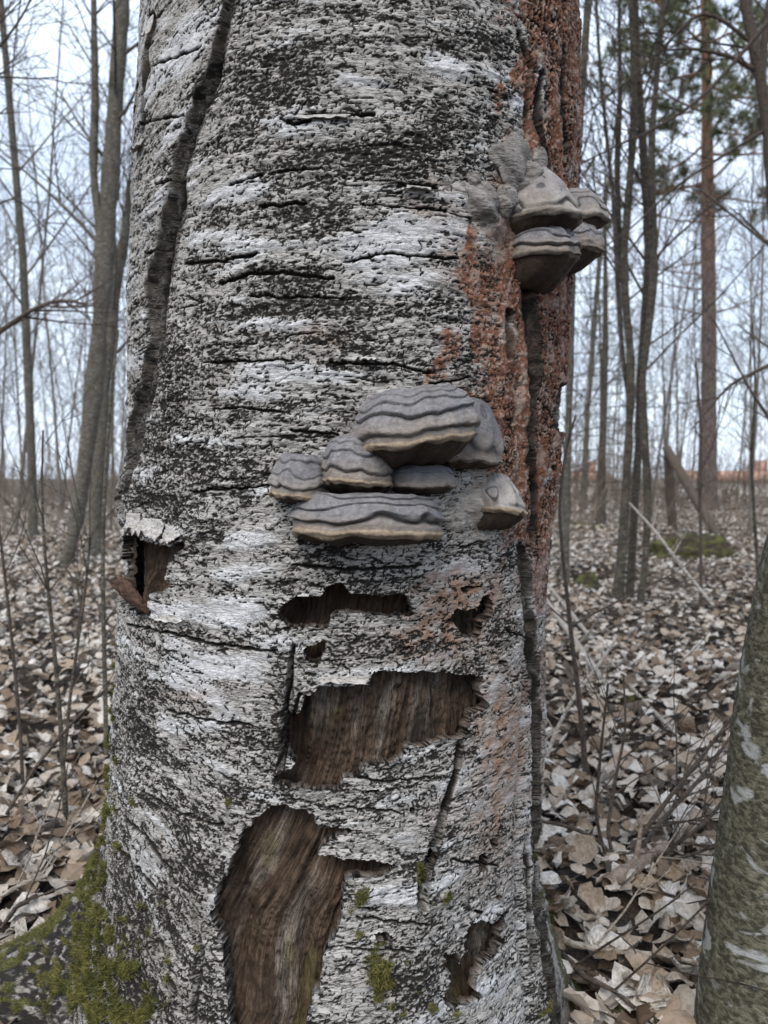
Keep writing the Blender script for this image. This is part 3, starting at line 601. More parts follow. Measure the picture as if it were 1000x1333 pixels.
# ------------------------------------------------------------------ ground
def ground_z(x, y):
    x = np.asarray(x, F32); y = np.asarray(y, F32)
    z = 0.035*fbm(x*0.9, y*0.9, 3, 300) + 0.10*gnoise(x*0.22+3, y*0.22, 301)*sm(y, 3, 9)
    for gx, gy, a, b, hgt in GM: z = z + hgt*np.exp(-((x-gx)/a)**2 - ((y-gy)/b)**2)
    return z - 3.6*sm(y, 30, 62) - 0.02*sm(np.hypot(x-trunk_cx(0.0), y-TD), 1.6, .5)*0
GM = [(2.45, 10.5, .9, .7, .16), (3.1, 8.2, .75, .45, .24), (1.62, 6.0, .28, .22, .10), (-3.0, 9.0, 1.6, 1.0, .12), (0.36, 1.42, .16, .12, .05), (-0.75, 1.5, .3, .2, .05)]
def growing(lo, hi, step, g, far):
    a = [0.0]; s = step
    while a[-1] < far: a.append(a[-1]+s); s = step if a[-1] < hi else s*g
    return np.array(a)
gx = growing(0, 3, 0.09, 1.13, 900); gx = np.concatenate([-gx[:0:-1], gx]); gy = growing(0, 6, 0.09, 1.11, 1500)
gy = np.concatenate([-growing(0, 2, .2, 1.4, 300)[:0:-1], gy])
GX, GY = np.meshgrid(gx, gy); GZ = ground_z(GX, GY)
gme = np_mesh('ground', np.stack([GX, GY, GZ], -1).reshape(-1, 3), grid_quads(*GX.shape))
def litter_ramp(s, fac):
    return s.ramp(fac, [(0.0, (0.030, 0.021, 0.015)), (0.13, (0.090, 0.060, 0.039)), (0.27, (0.17, 0.118, 0.078)), (0.42, (0.27, 0.208, 0.152)), (0.58, (0.35, 0.30, 0.25)), (0.78, (0.44, 0.395, 0.345)), (1.0, (0.53, 0.50, 0.465))])
def ground_material():
    s = NT('forest_floor')
    mp = s.vec((1, 1, .3)); v = s.n.new('ShaderNodeTexVoronoi'); v.inputs['Scale'].default_value = 17; s.L(mp, v.inputs['Vector'])
    rnd = s.sep(v.outputs['Color'])[0]; e = s.voro(17, mp, 'DISTANCE_TO_EDGE')
    c = litter_ramp(s, s.math('MULTIPLY', rnd, 0.85)); c = s.mix(s.ramp(e, [(.03, 1.0), (.16, 0.0)]), c, (0.022, 0.016, 0.011))
    g = s.n.new('ShaderNodeSeparateXYZ'); s.L(s.tc.outputs['Object'], g.inputs[0]); nr_ = s.n.new('ShaderNodeMapRange'); nr_.inputs['From Min'].default_value = 7.0; nr_.inputs['From Max'].default_value = 4.0; s.L(g.outputs['Y'], nr_.inputs['Value'])
    soil = s.noise(160, 4, .7); c = s.mix(nr_.outputs[0], c, s.mix(s.ramp(soil, [(.4, 0.0), (.65, 1.0)]), (0.012, 0.009, 0.007), (0.06, 0.042, 0.03)))
    c = s.mix(s.ramp(s.noise(2.2, 4), [(.5, 0.0), (.72, 1.0)]), c, (0.035, 0.025, 0.017))
    s.color(c); s.bump(s.ramp(e, [(0, 0.0), (.2, 1.0)]), 0.02, 0.7); return s.m
ground = link('ground', gme, ground_material(), kind='structure', label='forest floor covered in dead leaves')

# ------------------------------------------------------------------ shelf fungi
def fungus_material(kind):
    s = NT('fungus_'+kind)
    n = s.noise(180, 4, .6); g = s.noise(900, 2, .6)
    if kind == 'margin_dull':
        c = s.mix(s.ramp(n, [(.3, 0.0), (.7, 1.0)]), (0.10, 0.082, 0.066), (0.20, 0.170, 0.140))
    elif kind == 'cap':
        Z = s.attr('zone'); z = s.sep(Z.outputs['Color'])      # r groove, g towards margin, b pale tint
        big = s.noise(38, 4, .6)
        c = s.mix(s.ramp(n, [(.3, 0.0), (.7, 1.0)]), (0.115, 0.111, 0.118), (0.245, 0.236, 0.243))
        c = s.mix(s.ramp(big, [(.46, 0.0), (.66, .6)]), c, (0.15, 0.14, 0.13))
        c = s.mix(s.math('MULTIPLY', s.ramp(z[1], [(.72, 0.0), (1.0, 1.0)]), .65), c, s.mix(n, (0.17, 0.125, 0.085), (0.36, 0.30, 0.235)))
        c = s.mix(z[2], c, s.mix(s.ramp(big, [(.38, 0.0), (.6, 1.0)]), (0.22, 0.185, 0.155), (0.42, 0.395, 0.37)))
        c = s.mix(s.math('MULTIPLY', z[0], .92), c, (0.018, 0.015, 0.013))
        c = s.mix(s.math('MULTIPLY', Z.outputs['Alpha'], .8), c, (0.075, 0.074, 0.085))
    elif kind == 'margin':
        c = s.mix(s.ramp(n, [(.3, 0.0), (.7, 1.0)]), (0.17, 0.125, 0.082), (0.33, 0.265, 0.195))
    else:
        c = s.mix(s.ramp(n, [(.3, 0.0), (.7, 1.0)]), (0.034, 0.023, 0.016), (0.078, 0.052, 0.036))
    c = s.mix(s.math('MULTIPLY', s.ramp(g, [(.55, 0.0), (.7, 1.0)]), .35), c, (0.05, 0.045, 0.04))
    s.color(c); s.b.inputs['Roughness'].default_value = 0.72; s.bump(s.math('ADD', s.math('MULTIPLY', n, 2.0), g), 0.0012, 0.8); return s.m
M_CAP, M_MARG, M_PORE = fungus_material('cap'), fungus_material('margin'), fungus_material('pores'); M_MARGD = fungus_material('margin_dull')
GRP = None
def bracket(px, py, W, H, B, D, label, group, face=None, roll=0.0, nz=5, a0=0.4, seed=1, tint=0.0, slate=0.0, amp=1.0, lip=6.0, sink=4.0, skew=0.0, droop=0.0, conc=0.9, holes=0, dull=0.0, cone=0.0):
    """a shelf fungus: rim centre at (px, py); W width, H height of the cap, B depth of the underside below the rim, D projection, all in pixels at the trunk's distance"""
    th, z, P = trunk_hit(px, py); sc = P[1]/FPX
    f = th if face is None else face
    N = np.array([math.sin(f), -math.cos(f), 0]); S = np.array([math.cos(f), math.sin(f), 0]); Zu = np.array([0, 0, 1.0])
    W, H, B, D, lip, sink = [q*sc for q in (W, H, B, D, lip, sink)]
    nphi = 92; phi = np.linspace(-1.75, 1.75, nphi)
    rim_s = W/2*np.sin(phi)*(1+0.07*gnoise(phi*1.7+seed, phi*0+seed, seed)); rim_n = D*np.sign(np.cos(phi))*np.abs(np.cos(phi))**0.75*(1+0.10*gnoise(phi*2.2+seed, phi*0+2, seed+1))
    rim_n = np.where(np.cos(phi) < 0, -0.35*D*np.abs(np.cos(phi)), rim_n)
    rim_z = roll*rim_s + 0.05*H*gnoise(phi*3.1+seed, phi*0+5, seed+2) + 0.02*W*gnoise(phi*1.3+seed, phi*0+7, seed+9) - droop*H*(np.abs(np.sin(phi))**2)
    def surf(a, zz, off_a, off_z, sk):
        s_ = rim_s[None]*(a+off_a) + skew*W*sk; n_ = -sink + (rim_n[None]+sink)*(a+off_a); z_ = zz + rim_z[None]*np.clip(a, 0, 1.0) + off_z
        return s_, n_, z_
    t = np.linspace(0, 1, 66)[:, None]; PH = phi[None] + 0*t
    warp = 0.80*gnoise(PH*1.25+seed*3.3, t*2.2, seed+3) + 0.05*gnoise(PH*5.0+seed, t*5, seed+4)
    zc = (t**0.92)*nz + warp*np.sin(np.clip(t, 0, 1)*math.pi)**0.6; fr = zc-np.floor(zc); fr2 = (zc*3.1)-np.floor(zc*3.1)
    bul = (0.15+0.85*fr**0.6)*sm(fr, 1.0, 0.86) + 0.0; bul2 = np.sqrt(np.clip(4*fr2*(1-fr2), 0, 1))
    strength = 0.55 + 0.9*hrand(np.floor(zc).astype(np.int64), np.zeros_like(zc, np.int64), seed); bul = bul*strength
    a = a0 + (1-a0)*np.sin(t*math.pi/2)**1.0; zz = H*np.cos(t*math.pi/2)**0.85 + 0*PH
    a = a*(1-cone) + cone*(a0 + (1-a0)*t**1.15); zz = zz*(1-cone) + cone*H*(1-t**1.3)
    k = amp*(0.35+0.65*t)*(1-0.0*t); lump = 0.06*gnoise(PH*1.9+seed, t*2.6+seed, seed+5)
    tot_a = k*(0.085*(bul-.5) + 0.012*(bul2-.6))*(0.3+np.sin(t*math.pi/2)) + lump*0.7; tot_z = k*H*(0.075*(bul-.5)+.015*(bul2-.6))*np.cos(t*math.pi/2) + lump*H*0.3
    end = sm(t, 1.0, 0.93); tot_a = tot_a*end; tot_z = tot_z*end
    cs = surf(a, zz, tot_a, tot_z, 1-t)
    groove = np.clip(np.maximum(sm(fr, .90, .985), sm(fr, .06, .0))*strength + 0.35*sm(bul2, .4, .1)*sm(t, .25, .7), 0, 1)*(0.35+0.65*t)*end
    # rounded margin
    m = np.linspace(0, math.pi, 12)[:, None]; PHm = phi[None]+0*m
    wav = 1 + 0.40*gnoise(PHm*2.3+seed, m*0.7, seed+6)
    am = 1 + (lip/W*0.55*np.sin(m))*wav; zm = -lip*(1-np.cos(m))/2*wav
    am = np.where(m > math.pi/2, am - 0.07*(m-math.pi/2)/(math.pi/2), am)
    ms = surf(am, zm, 0, -0.10*lip*sm(fr[:1]*0+np.sin(m*3.0), .5, 1), 0)
    # pores
    u = np.linspace(0, 1, 34)[:, None]; PHu = phi[None]+0*u
    au = am[-1:]*(1-u) + 0.12*u; zu = zm[-1:] - (B-lip)*(u**conc) + 0.02*H*gnoise(PHu*2+seed, u*3, seed+7)*np.sin(u*math.pi) - 0.12*B*np.sin(u*math.pi)
    us = list(surf(au, zu, 0, 0, 0)); us[0] = rim_s[None]*(am[-1:]*(1-u) + 0.62*u)
    base = P - N*0.0
    def mk(nm, c3, mat):
        Q3 = base + c3[0][..., None]*S + c3[1][..., None]*N + c3[2][..., None]*Zu
        me = np_mesh(nm, Q3.reshape(-1, 3), grid_quads(*c3[0].shape)[:, ::-1]); return under(link(nm, me, mat), root), me
    root = empty('bracket_fungus', tuple(P), label, 'fungus', group)
    _, me = mk('cap', cs, M_CAP)
    for hk in range(holes):
        hp, ht_ = -1.0+2.0*hrand(np.array([hk]), np.array([seed]), 3)[0], .3+.6*hrand(np.array([hk]), np.array([seed]), 4)[0]; groove = np.maximum(groove, 1.1*sm(np.hypot((PH-hp)*1.2, (t-ht_)), .030, .010))
    set_col(me, 'zone', np.stack([groove, t+0*PH, np.full_like(groove, tint)*(0.7+0.6*gnoise(PH*2, t*3, seed+8)), np.full_like(groove, slate)*sm(t, 1.0, .3)], -1).clip(0, 1).reshape(-1, 4))
    mk('margin', ms, M_MARGD if dull > .5 else M_MARG); mk('pore_surface', us, M_PORE)
    return root
G1, G2 = 'shelf fungi halfway up the birch', 'shelf fungi high on the reddish side of the birch'
bracket(606, 598, 92, 78, 12, 40, 'smooth slate grey bracket behind the biggest banded bracket', G1, face=0.55, nz=.99, a0=.35, seed=21, slate=.75, amp=.5, roll=-.05, lip=5, dull=.9, holes=4)
bracket(535, 572, 152, 64, 36, 92, 'biggest grey banded bracket with tan rim, topmost of the middle cluster', G1, face=0.30, roll=.14, nz=5.2, a0=.52, seed=3, lip=9, skew=-.02, conc=1.0)
bracket(548, 632, 88, 26, 12, 44, 'small dark slate bracket tucked under the biggest banded bracket', G1, nz=1.6, a0=.6, seed=9, slate=1.0, amp=.4, lip=3, dull=1.0)
bracket(467, 624, 88, 56, 20, 70, 'hoof shaped grey bracket between the biggest and the outer bracket', G1, face=-.05, nz=4.3, a0=.42, seed=5, lip=7, roll=-.06)
bracket(396, 641, 72, 50, 16, 52, 'outermost small banded bracket farthest from the reddish bark', G1, face=-.45, nz=4.2, a0=.45, seed=6, lip=6, roll=-.10)
bracket(477, 684, 186, 44, 24, 84, 'widest flat bracket with tan rim, lowest of the middle cluster', G1, face=.05, nz=3.3, a0=.74, seed=7, lip=10, roll=-.02, droop=.10)
bracket(640, 662, 68, 46, 28, 46, 'small pale beige bracket on plastered bark by the reddish side', G1, face=.75, nz=.99, a0=.34, seed=8, tint=.85, amp=.5, lip=7, roll=-.16, cone=.6)
# the high cluster
bracket(742, 288, 66, 36, 26, 46, 'pale grey lobe at the outer end of the high cluster', G2, face=1.15, nz=2.4, a0=.5, seed=31, tint=.35, amp=.6, lip=6, dull=.6, cone=.5)
bracket(694, 290, 98, 66, 24, 62, 'large pale weathered bracket with pinholes above two darker brackets', G2, face=.70, nz=.99, a0=.30, seed=32, tint=.65, amp=.5, lip=8, roll=.02, holes=9, dull=.8, cone=.85)
bracket(733, 330, 74, 32, 24, 48, 'plump grey bracket under the pale outer lobe', G2, face=.95, nz=2.6, a0=.55, seed=33, lip=6, amp=.8, dull=.9)
bracket(694, 340, 92, 34, 38, 62, 'lowest rounded bracket of the high cluster with broad brown underside', G2, face=.60, nz=3.2, a0=.55, seed=34, lip=6, roll=.03, dull=1.0)
M_OLDF = plain_bark('weathered_fungus', (0.115, 0.103, 0.093), (0.275, 0.258, 0.24), (0.06, 0.045, 0.036), .55)
def lump(parts, label, group, name='fungus_remnant'):
    root = None
    for j, (px, py, w, hh, dpt, sd, tint, slate, fc) in enumerate(parts):
        th, z, P = trunk_hit(px, py); sc = P[1]/FPX
        if root is None: root = empty(name, tuple(P), label, 'fungus', group)
        N = np.array([math.sin(fc), -math.cos(fc), 0]); S = np.array([math.cos(fc), math.sin(fc), 0])
        la = np.linspace(-math.pi/2, math.pi/2, 40)[:, None]; lo = np.linspace(-math.pi, math.pi, 56)[None]
        r = 1 + 0.22*gnoise(np.cos(lo)*np.cos(la)*1.6+sd, np.sin(la)*1.6+np.sin(lo)*np.cos(la)*1.1, sd) + 0.05*fbm(np.sin(lo)*np.cos(la)*3+sd+np.cos(lo), np.sin(la)*3, 2, sd+1)
        s_ = w/2*sc*np.cos(la)*np.sin(lo)*r; n_ = dpt*sc*np.cos(la)*np.cos(lo)*r; z_ = hh/2*sc*np.sin(la)*r*np.ones_like(lo)
        V3 = P + s_[..., None]*S + n_[..., None]*N + z_[..., None]*np.array([0, 0, 1.])
        me = np_mesh('lobe', V3.reshape(-1, 3), grid_quads(*r.shape))
        g = sm(gnoise(np.sin(lo)*np.cos(la)*3+sd, np.sin(la)*3+np.cos(lo)*.8, sd+2), .05, .4)
        set_col(me, 'zone', np.stack([g*.85, 0*g, np.full_like(g, tint), np.full_like(g, slate)], -1).clip(0, 1).reshape(-1, 4))
        under(link('lobe', me, M_OLDF), root)
lump([(668, 212, 58, 70, 16, 41, .10, .0, .65), (648, 203, 32, 34, 9, 46, .0, .0, .5), (686, 236, 44, 50, 22, 45, .40, 0, .7), (700, 214, 26, 44, 12, 47, .10, 0, .8)], 'rough dead fungus stump with bark over it above the pale bracket', G2)
lump([(626, 266, 48, 54, 20, 42, .12, .0, .45), (617, 234, 18, 20, 11, 43, .2, .2, .45), (634, 284, 30, 22, 16, 48, .05, .0, .5)], 'round knobbly grey fungus lump on white bark beside the pale bracket', G2)
lump([(655, 262, 30, 46, 20, 44, .35, 0, .55), (664, 276, 16, 18, 20, 49, .1, 0, .6)], 'small wrinkled fungus lobe wedged between the round lump and the pale bracket', G2)
# ------------------------------------------------------------------ bark of the other trees
def patchy_bark(name, dark, pale, speckle, lichen, sc):
    s = NT(name); n1 = s.noise(90*sc, 4, .6, s.vec((1, 1, 2.2))); n2 = s.noise(420*sc, 3, .7, s.vec((.6, .6, 1.8))); n3 = s.noise(9, 4, .65, s.vec((1, 1, .8))); n4 = s.noise(26, 3, .6, s.vec((1, 1, 1.6)))
    c = s.mix(s.ramp(n1, [(.36, 0.0), (.62, 1.0)]), dark, pale); c = s.mix(s.math('MULTIPLY', s.ramp(n3, [(.45, 0.0), (.62, 1.0)]), .65), c, dark)
    c = s.mix(s.ramp(n4, [(.58, 0.0), (.68, .75)]), c, lichen); c = s.mix(s.math('MULTIPLY', s.ramp(n2, [(.50, 0.0), (.64, 1.0)]), .75), c, speckle)
    s.color(c); s.bump(s.math('ADD', n1, n2), 0.004/sc, 0.9); return s.m
M_GREY = patchy_bark('grey_bark', (0.075, 0.066, 0.050), (0.185, 0.168, 0.138), (0.04, 0.034, 0.027), (0.27, 0.265, 0.235), 0.35)
M_BROWN = patchy_bark('brown_bark', (0.052, 0.042, 0.032), (0.135, 0.115, 0.088), (0.028, 0.023, 0.017), (0.19, 0.18, 0.145), 0.3)
M_DARK = plain_bark('dark_stem', (0.045, 0.034, 0.027), (0.105, 0.082, 0.064), (0.02, 0.016, 0.013), 0.8)
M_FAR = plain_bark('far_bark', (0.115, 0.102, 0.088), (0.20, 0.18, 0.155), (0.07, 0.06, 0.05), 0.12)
def pine_bark():
    s = NT('pine_bark'); g = s.n.new('ShaderNodeSeparateXYZ'); s.L(s.tc.outputs['Object'], g.inputs[0])
    up = s.n.new('ShaderNodeMapRange'); up.inputs['From Min'].default_value = 4.0; up.inputs['From Max'].default_value = 8.0; s.L(g.outputs['Z'], up.inputs['Value'])
    n = s.ramp(s.noise(30, 5, .7, s.vec((1, 1, .35))), [(.36, 0.0), (.62, 1.0)])
    c = s.mix(up.outputs[0], s.mix(n, (0.055, 0.042, 0.035), (0.19, 0.155, 0.135)), s.mix(n, (0.20, 0.095, 0.055), (0.33, 0.17, 0.10)))
    s.color(c); s.bump(n, .02, .8); return s.m
M_PINE = pine_bark()
def flat_mat(name, a, b, sc=30, rough=.85):
    s = NT(name); n = s.noise(sc, 4, .6); s.color(s.mix(s.ramp(n, [(.3, 0.0), (.7, 1.0)]), a, b)); s.b.inputs['Roughness'].default_value = rough; s.bump(n, .3/sc, .6); return s.m
M_NEEDLE = flat_mat('pine_needles', (0.095, 0.118, 0.062), (0.185, 0.21, 0.11), 6)
M_MOSS = flat_mat('moss', (0.045, 0.05, 0.014), (0.14, 0.145, 0.045), 160)
M_DEAD = plain_bark('bleached_branch', (0.20, 0.17, 0.14), (0.40, 0.36, 0.31), (0.10, 0.08, 0.06), .6)

def dense(pts, n):
    """smooth resample of a polyline with radius in its last column"""
    P = np.asarray(pts, float); d = np.r_[0, np.cumsum(np.linalg.norm(np.diff(P[:, :3], axis=0), axis=1))]; q = np.linspace(0, d[-1], n)
    out = np.stack([np.interp(q, d, P[:, k]) for k in range(P.shape[1])], -1)
    for _ in range(2): out[1:-1] = (out[:-2] + 2*out[1:-1] + out[2:])/4
    return out
def px_path(pix, Y, dY=None):
    """pixel path -> world path at depth Y (list of x, y, half width); half width in pixels"""
    o = []
    for k, (x, y, w) in enumerate(pix):
        yy = Y + (0 if dY is None else dY*k/(len(pix)-1)); p = at(x, y, yy); o.append((*p, w*yy/FPX))
    return np.array(o)
def to_ground(path):
    p = path[0].copy(); g = float(ground_z(p[0], p[1])) - 0.06
    if p[2] > g: path = np.vstack([[p[0], p[1], g, p[3]*1.15], path])
    return path
def stem_tree(name, label, stems, mat, rng, cat='tree', group=None, twigs=26, tl=1.2, lvl=2, kids=4, part='trunk', sides=10, frac=(.35, 1.0), rmin=.002, up=.05, thin=1.0, extra=None, twmat=None, ang=.8):
    base = stems[0][0]; root = empty(name, (base[0], base[1], float(ground_z(base[0], base[1]))), label, cat, group)
    tw = Tubes()
    for st in stems:
        d = dense(st, max(8, 4*len(st))); d[:, 3] *= thin; tb = Tubes(); tb.add(d[:, :3], d[:, 3]*(1+.08*rng.normal(size=len(d))), sides, wob=.12, rng=rng)
        under(link(part, tb.mesh(name+'_'+part), mat), root)
        L = len(d)
        for k in range(twigs):
            f = frac[0] + (frac[1]-frac[0])*((k+rng.random())/twigs); i = min(int(f*(L-1)), L-2)
            dd = d[i+1, :3]-d[i, :3]
            twiggy(tw, rng, d[i, :3], perp(rng, dd, ang*(.7+.5*rng.random())), tl*(.5+.9*rng.random())*(1.25-.6*f), max(rmin*1.5, d[i, 3]*.28), lvl, 4, 4, kids, rmin=rmin, up=up)
    if extra:
        for pts, r0, r1 in extra:
            q = dense(np.array([(*p, 1) for p in pts]), 14); tw.add(q[:, :3], np.linspace(r0, r1, 14), 5)
            for k in range(7):
                i = 2+int(rng.random()*11); twiggy(tw, rng, q[i, :3], perp(rng, q[min(i+1, 13), :3]-q[i-1, :3], .7), .35*(.5+rng.random()), r0*.35, 1, 3, 3, 3, rmin=rmin)
    if tw.n: under(link('branches', tw.mesh(name+'_branches'), twmat or mat, kind='stuff'), root)
    return root
rng = np.random.default_rng(21)
# leaning grey tree with a second and third stem
Y1 = 6.8
stem_tree('bare_tree', 'tall grey many-stemmed bare tree with a crooked mossy foot', [
    to_ground(px_path([(80,752,11),(90,720,10),(98,690,10),(106,640,10.5),(116,560,13),(126,470,13),(132,400,13),(139,300,13),(147,180,12),(153,90,11),(160,0,10),(168,-160,9),(172,-420,7),(180,-800,4)], Y1)),
    to_ground(px_path([(124,668,11),(128,600,11),(134,520,10),(145,420,9),(156,340,8),(166,290,7),(172,230,5),(178,150,4),(186,40,3.5),(196,-150,3)], Y1+.5)),
    px_path([(131,315,6),(128,275,6),(120,225,6),(124,150,6),(123,70,5),(122,0,4.5),(120,-150,4),(112,-400,3)], Y1)], M_GREY, rng, thin=.85, twigs=22, tl=1.1, frac=(.3, 1), rmin=.0025)
# clump of stems across the litter
Y2 = 4.75
stem_tree('tree_clump', 'clump of slender dark stems rising from one mossy foot in the litter', [
    to_ground(px_path([(802,796,13),(808,740,12),(812,690,11),(816,620,10),(820,540,9),(822,470,9),(815,400,8),(812,330,8),(820,240,8),(826,150,7),(824,60,6),(820,-40,6),(815,-300,4)], Y2)),
    to_ground(px_path([(818,800,9),(822,740,9),(826,660,9),(833,560,10),(835,480,10),(842,400,11),(846,330,11),(841,240,9),(834,150,9),(829,60,7),(826,-60,6),(822,-300,4)], Y2+.12)),
    to_ground(px_path([(832,792,8),(840,740,8),(843,680,8),(843,620,9),(838,560,9),(836,490,8),(846,420,8),(852,350,9),(850,270,8),(848,180,7),(856,90,6),(864,0,5),(872,-150,4)], Y2-.1)),
    px_path([(822,545,5),(816,500,5),(810,460,6),(806,400,5),(802,330,5),(798,250,4),(790,180,4),(782,100,3.5),(776,0,3)], Y2+.05),
    px_path([(820,470,4),(815,420,5),(806,300,6),(803,210,6),(808,130,5),(806,40,4),(808,-100,3)], Y2+.2)], M_BROWN, rng, thin=.58, twigs=15, tl=.8, frac=(.35, 1), rmin=.0016, up=.06)
# thin straight tree just past the birch
stem_tree('bare_tree', 'thin straight grey tree leaning out past the reddish bark', [to_ground(px_path([(737,668,5),(741,520,5),(746,330,5),(750,220,5.5),(757,120,5.5),(763,40,5),(768,-20,5),(776,-200,4)], 5.6))], M_GREY, rng, twigs=16, tl=.9, frac=(.4, 1), rmin=.002)
# branching tree at the edge, with long arching boughs
Y4 = 4.2
ext = [([at(992,96,Y4), at(950,72,Y4), at(900,62,Y4), at(860,66,Y4)], .016, .005), ([at(1000,28,Y4-.2), at(940,100,Y4-.2), at(900,140,Y4-.3), at(850,170,Y4-.3), at(800,190,Y4-.3), at(752,216,Y4-.3)], .013, .004),
       ([at(985,60,Y4), at(915,5,Y4), at(880,45,Y4), at(830,95,Y4), at(760,150,Y4)], .012, .004), ([at(1010,160,Y4), at(930,210,Y4), at(880,240,Y4), at(820,300,Y4), at(768,334,Y4)], .010, .003), ([at(1012,470,Y4), at(950,500,Y4), at(900,560,Y4)], .012, .004)]
stem_tree('bare_tree', 'forked dark tree with long arching boughs beside the pine', [to_ground(px_path([(1034,860,10),(1028,640,10),(1016,400,9),(1006,250,9),(998,160,9),(990,95,9),(980,50,9),(966,-10,8),(955,-140,7)], Y4)),
    px_path([(992,110,6),(994,60,6),(1003,0,6),(1015,-160,5)], Y4)], M_DARK, rng, thin=.8, twigs=14, tl=.7, frac=(.3, 1), rmin=.0016, extra=ext)
# boughs that reach in from a tree beyond the mossy root
Y5 = 3.6
ext = [([at(-60,470,Y5), at(0,432,Y5), at(40,403,Y5), at(78,388,Y5), at(112,396,Y5)], .017, .006), ([at(-70,110,Y5), at(0,99,Y5), at(45,103,Y5), at(76,100,Y5)], .007, .003), ([at(-60,130,Y5), at(0,60,Y5), at(25,28,Y5), at(44,-8,Y5)], .009, .004), ([at(-60,60,Y5), at(0,30,Y5), at(28,0,Y5)], .006, .003), ([at(-50,300,Y5+.4), at(20,250,Y5+.4), at(60,300,Y5+.4), at(110,345,Y5+.4)], .006, .002)]
stem_tree('bare_tree', 'dark bare tree reaching thin boughs in front of the many-stemmed tree', [to_ground(px_path([(-95,900,12),(-90,600,12),(-75,400,11),(-70,150,10),(-60,-100,9)], Y5))], M_DARK, rng, twigs=10, tl=.7, frac=(.35, 1), rmin=.0016, extra=ext)
# broken snag and the trunk that fell from it
stem_tree('dead_snag', 'broken dark dead stump standing behind the stem clump', [to_ground(px_path([(876,694,6),(874,660,6),(872,625,6.5),(870,588,5)], 10.2))], M_DARK, rng, twigs=3, tl=.3, lvl=0, part='stump', frac=(.5, 1))
fl = dense(px_path([(868,584,6),(900,640,6.5),(930,690,6),(962,745,5.5),(1000,800,4)], 10.1, -3.4), 30); tb = Tubes(); tb.add(fl[:, :3], fl[:, 3], 9, wob=.25, rng=rng)
for k in range(10):
    i = 4+int(rng.random()*24); twiggy(tb, rng, fl[i, :3], perp(rng, fl[i, :3]-fl[i-1, :3], .9), .5, .010, 1, 3, 3, 3, rmin=.003)
link('fallen_log', tb.mesh('fallen_log'), M_DARK, label='thin dark fallen trunk propped slanting on the broken stump', cat='log')

# pine
def pine(Y, rng):
    st = to_ground(px_path([(924,660,11.5),(923,560,11),(923,430,10.5),(922,300,10),(921,200,8.5),(920,100,7),(918,0,6),(917,-120,4.5),(916,-260,3),(916,-380,1)], Y))
    d = dense(st, 60); d[:, 3] *= .86; root = empty('pine_tree', (st[0][0], Y, float(ground_z(st[0][0], Y))), 'tall pine with reddish upper trunk and green needle tufts', 'tree')
    tb = Tubes(); tb.add(d[:, :3], d[:, 3], 12, wob=.08, rng=rng); under(link('trunk', tb.mesh('pine_trunk'), M_PINE), root)
    br = Tubes(); tuft = []
    for k in range(64):
        py = 255 - (k/64)**.9*620; i = int(np.argmin(np.abs(project(d[:, :3])[1]-py))); a = k*2.4+rng.random()
        el = -.1 + .5*k/64; L = (3.0 - 1.6*k/64)*(.6+.6*rng.random())
        pts, dd = polyline(rng, d[i, :3], (math.cos(a), math.sin(a), el), L, 6, .18, .05); br.add(pts, np.linspace(.035, .008, 7), 5)
        for j in range(11):
            i2 = 2+int(rng.random()*5); i2 = min(i2, 6); q, qd = polyline(rng, pts[i2], perp(rng, pts[i2]-pts[i2-1], .8), .3+.5*rng.random(), 3, .2, .12); br.add(q, np.linspace(.010, .004, 4), 3)
            tuft += [q[-1], q[-2], q[-1]+.10*rng.normal(size=3), q[-2]+.12*rng.normal(size=3)]
    for k in range(12):   # dead lower branches
        i = 14+int(rng.random()*22); a = rng.random()*6.28; twiggy(br, rng, d[i, :3], (math.cos(a), math.sin(a), .1), 1.6, .022, 1, 4, 5, 4, rmin=.006)
    under(link('branches', br.mesh('pine_branches'), M_PINE), root)
    T = np.array(tuft); n = len(T); m = 34
    C = np.repeat(T, m, 0); dv = rng.normal(size=(n*m, 3)); dv[:, 2] += .35; dv /= np.linalg.norm(dv, axis=1)[:, None]; ln = (.13+.10*rng.random(n*m))[:, None]
    sd = np.cross(dv, rng.normal(size=(n*m, 3))); sd /= np.linalg.norm(sd, axis=1)[:, None]+1e-9
    A = C + sd*.0115; B = C - sd*.0115; E = C + dv*ln; VV3 = np.stack([A, B, E], 1).reshape(-1, 3)
    under(link('crown', np_mesh('pine_crown', VV3, None, np.arange(n*m*3).reshape(-1, 3), False), M_NEEDLE), root)
pine(17.0, np.random.default_rng(5))
# half-dead spruce with level branches
def spruce(px, Y, Ht, rng, label):
    p = at(px, 640, Y); g = float(ground_z(p[0], Y)); root = empty('spruce_tree', (p[0], Y, g), label, 'tree')
    tb = Tubes(); tb.add([(p[0], Y, g-.1), (p[0]+.05, Y, g+Ht*.5), (p[0], Y, g+Ht)], [.075, .05, .008], 8); under(link('trunk', tb.mesh('spruce_trunk'), M_BROWN), root)
    br = Tubes()
    for k in range(70):
        z = .6 + (Ht-.8)*k/70; L = (1.5-1.2*k/70)*(.7+.5*rng.random()); a = k*2.4
        pts, _ = polyline(rng, (p[0], Y, g+z), (math.cos(a), math.sin(a), -.05), L, 4, .1, .02); br.add(pts, np.linspace(.012, .004, 5), 3)
        for j in range(9):
            i = 1+int(rng.random()*3.9); twiggy(br, rng, pts[i], perp(rng, pts[i]-pts[i-1], .9), .3*(.5+rng.random()), .005, 1, 3, 2, 3, rmin=.003, up=-.08)
    under(link('branches', br.mesh('spruce_branches'), M_BROWN), root)
spruce(782, 13.0, 6.2, np.random.default_rng(8), 'half-bare young spruce with level drooping branches behind the stem clump')

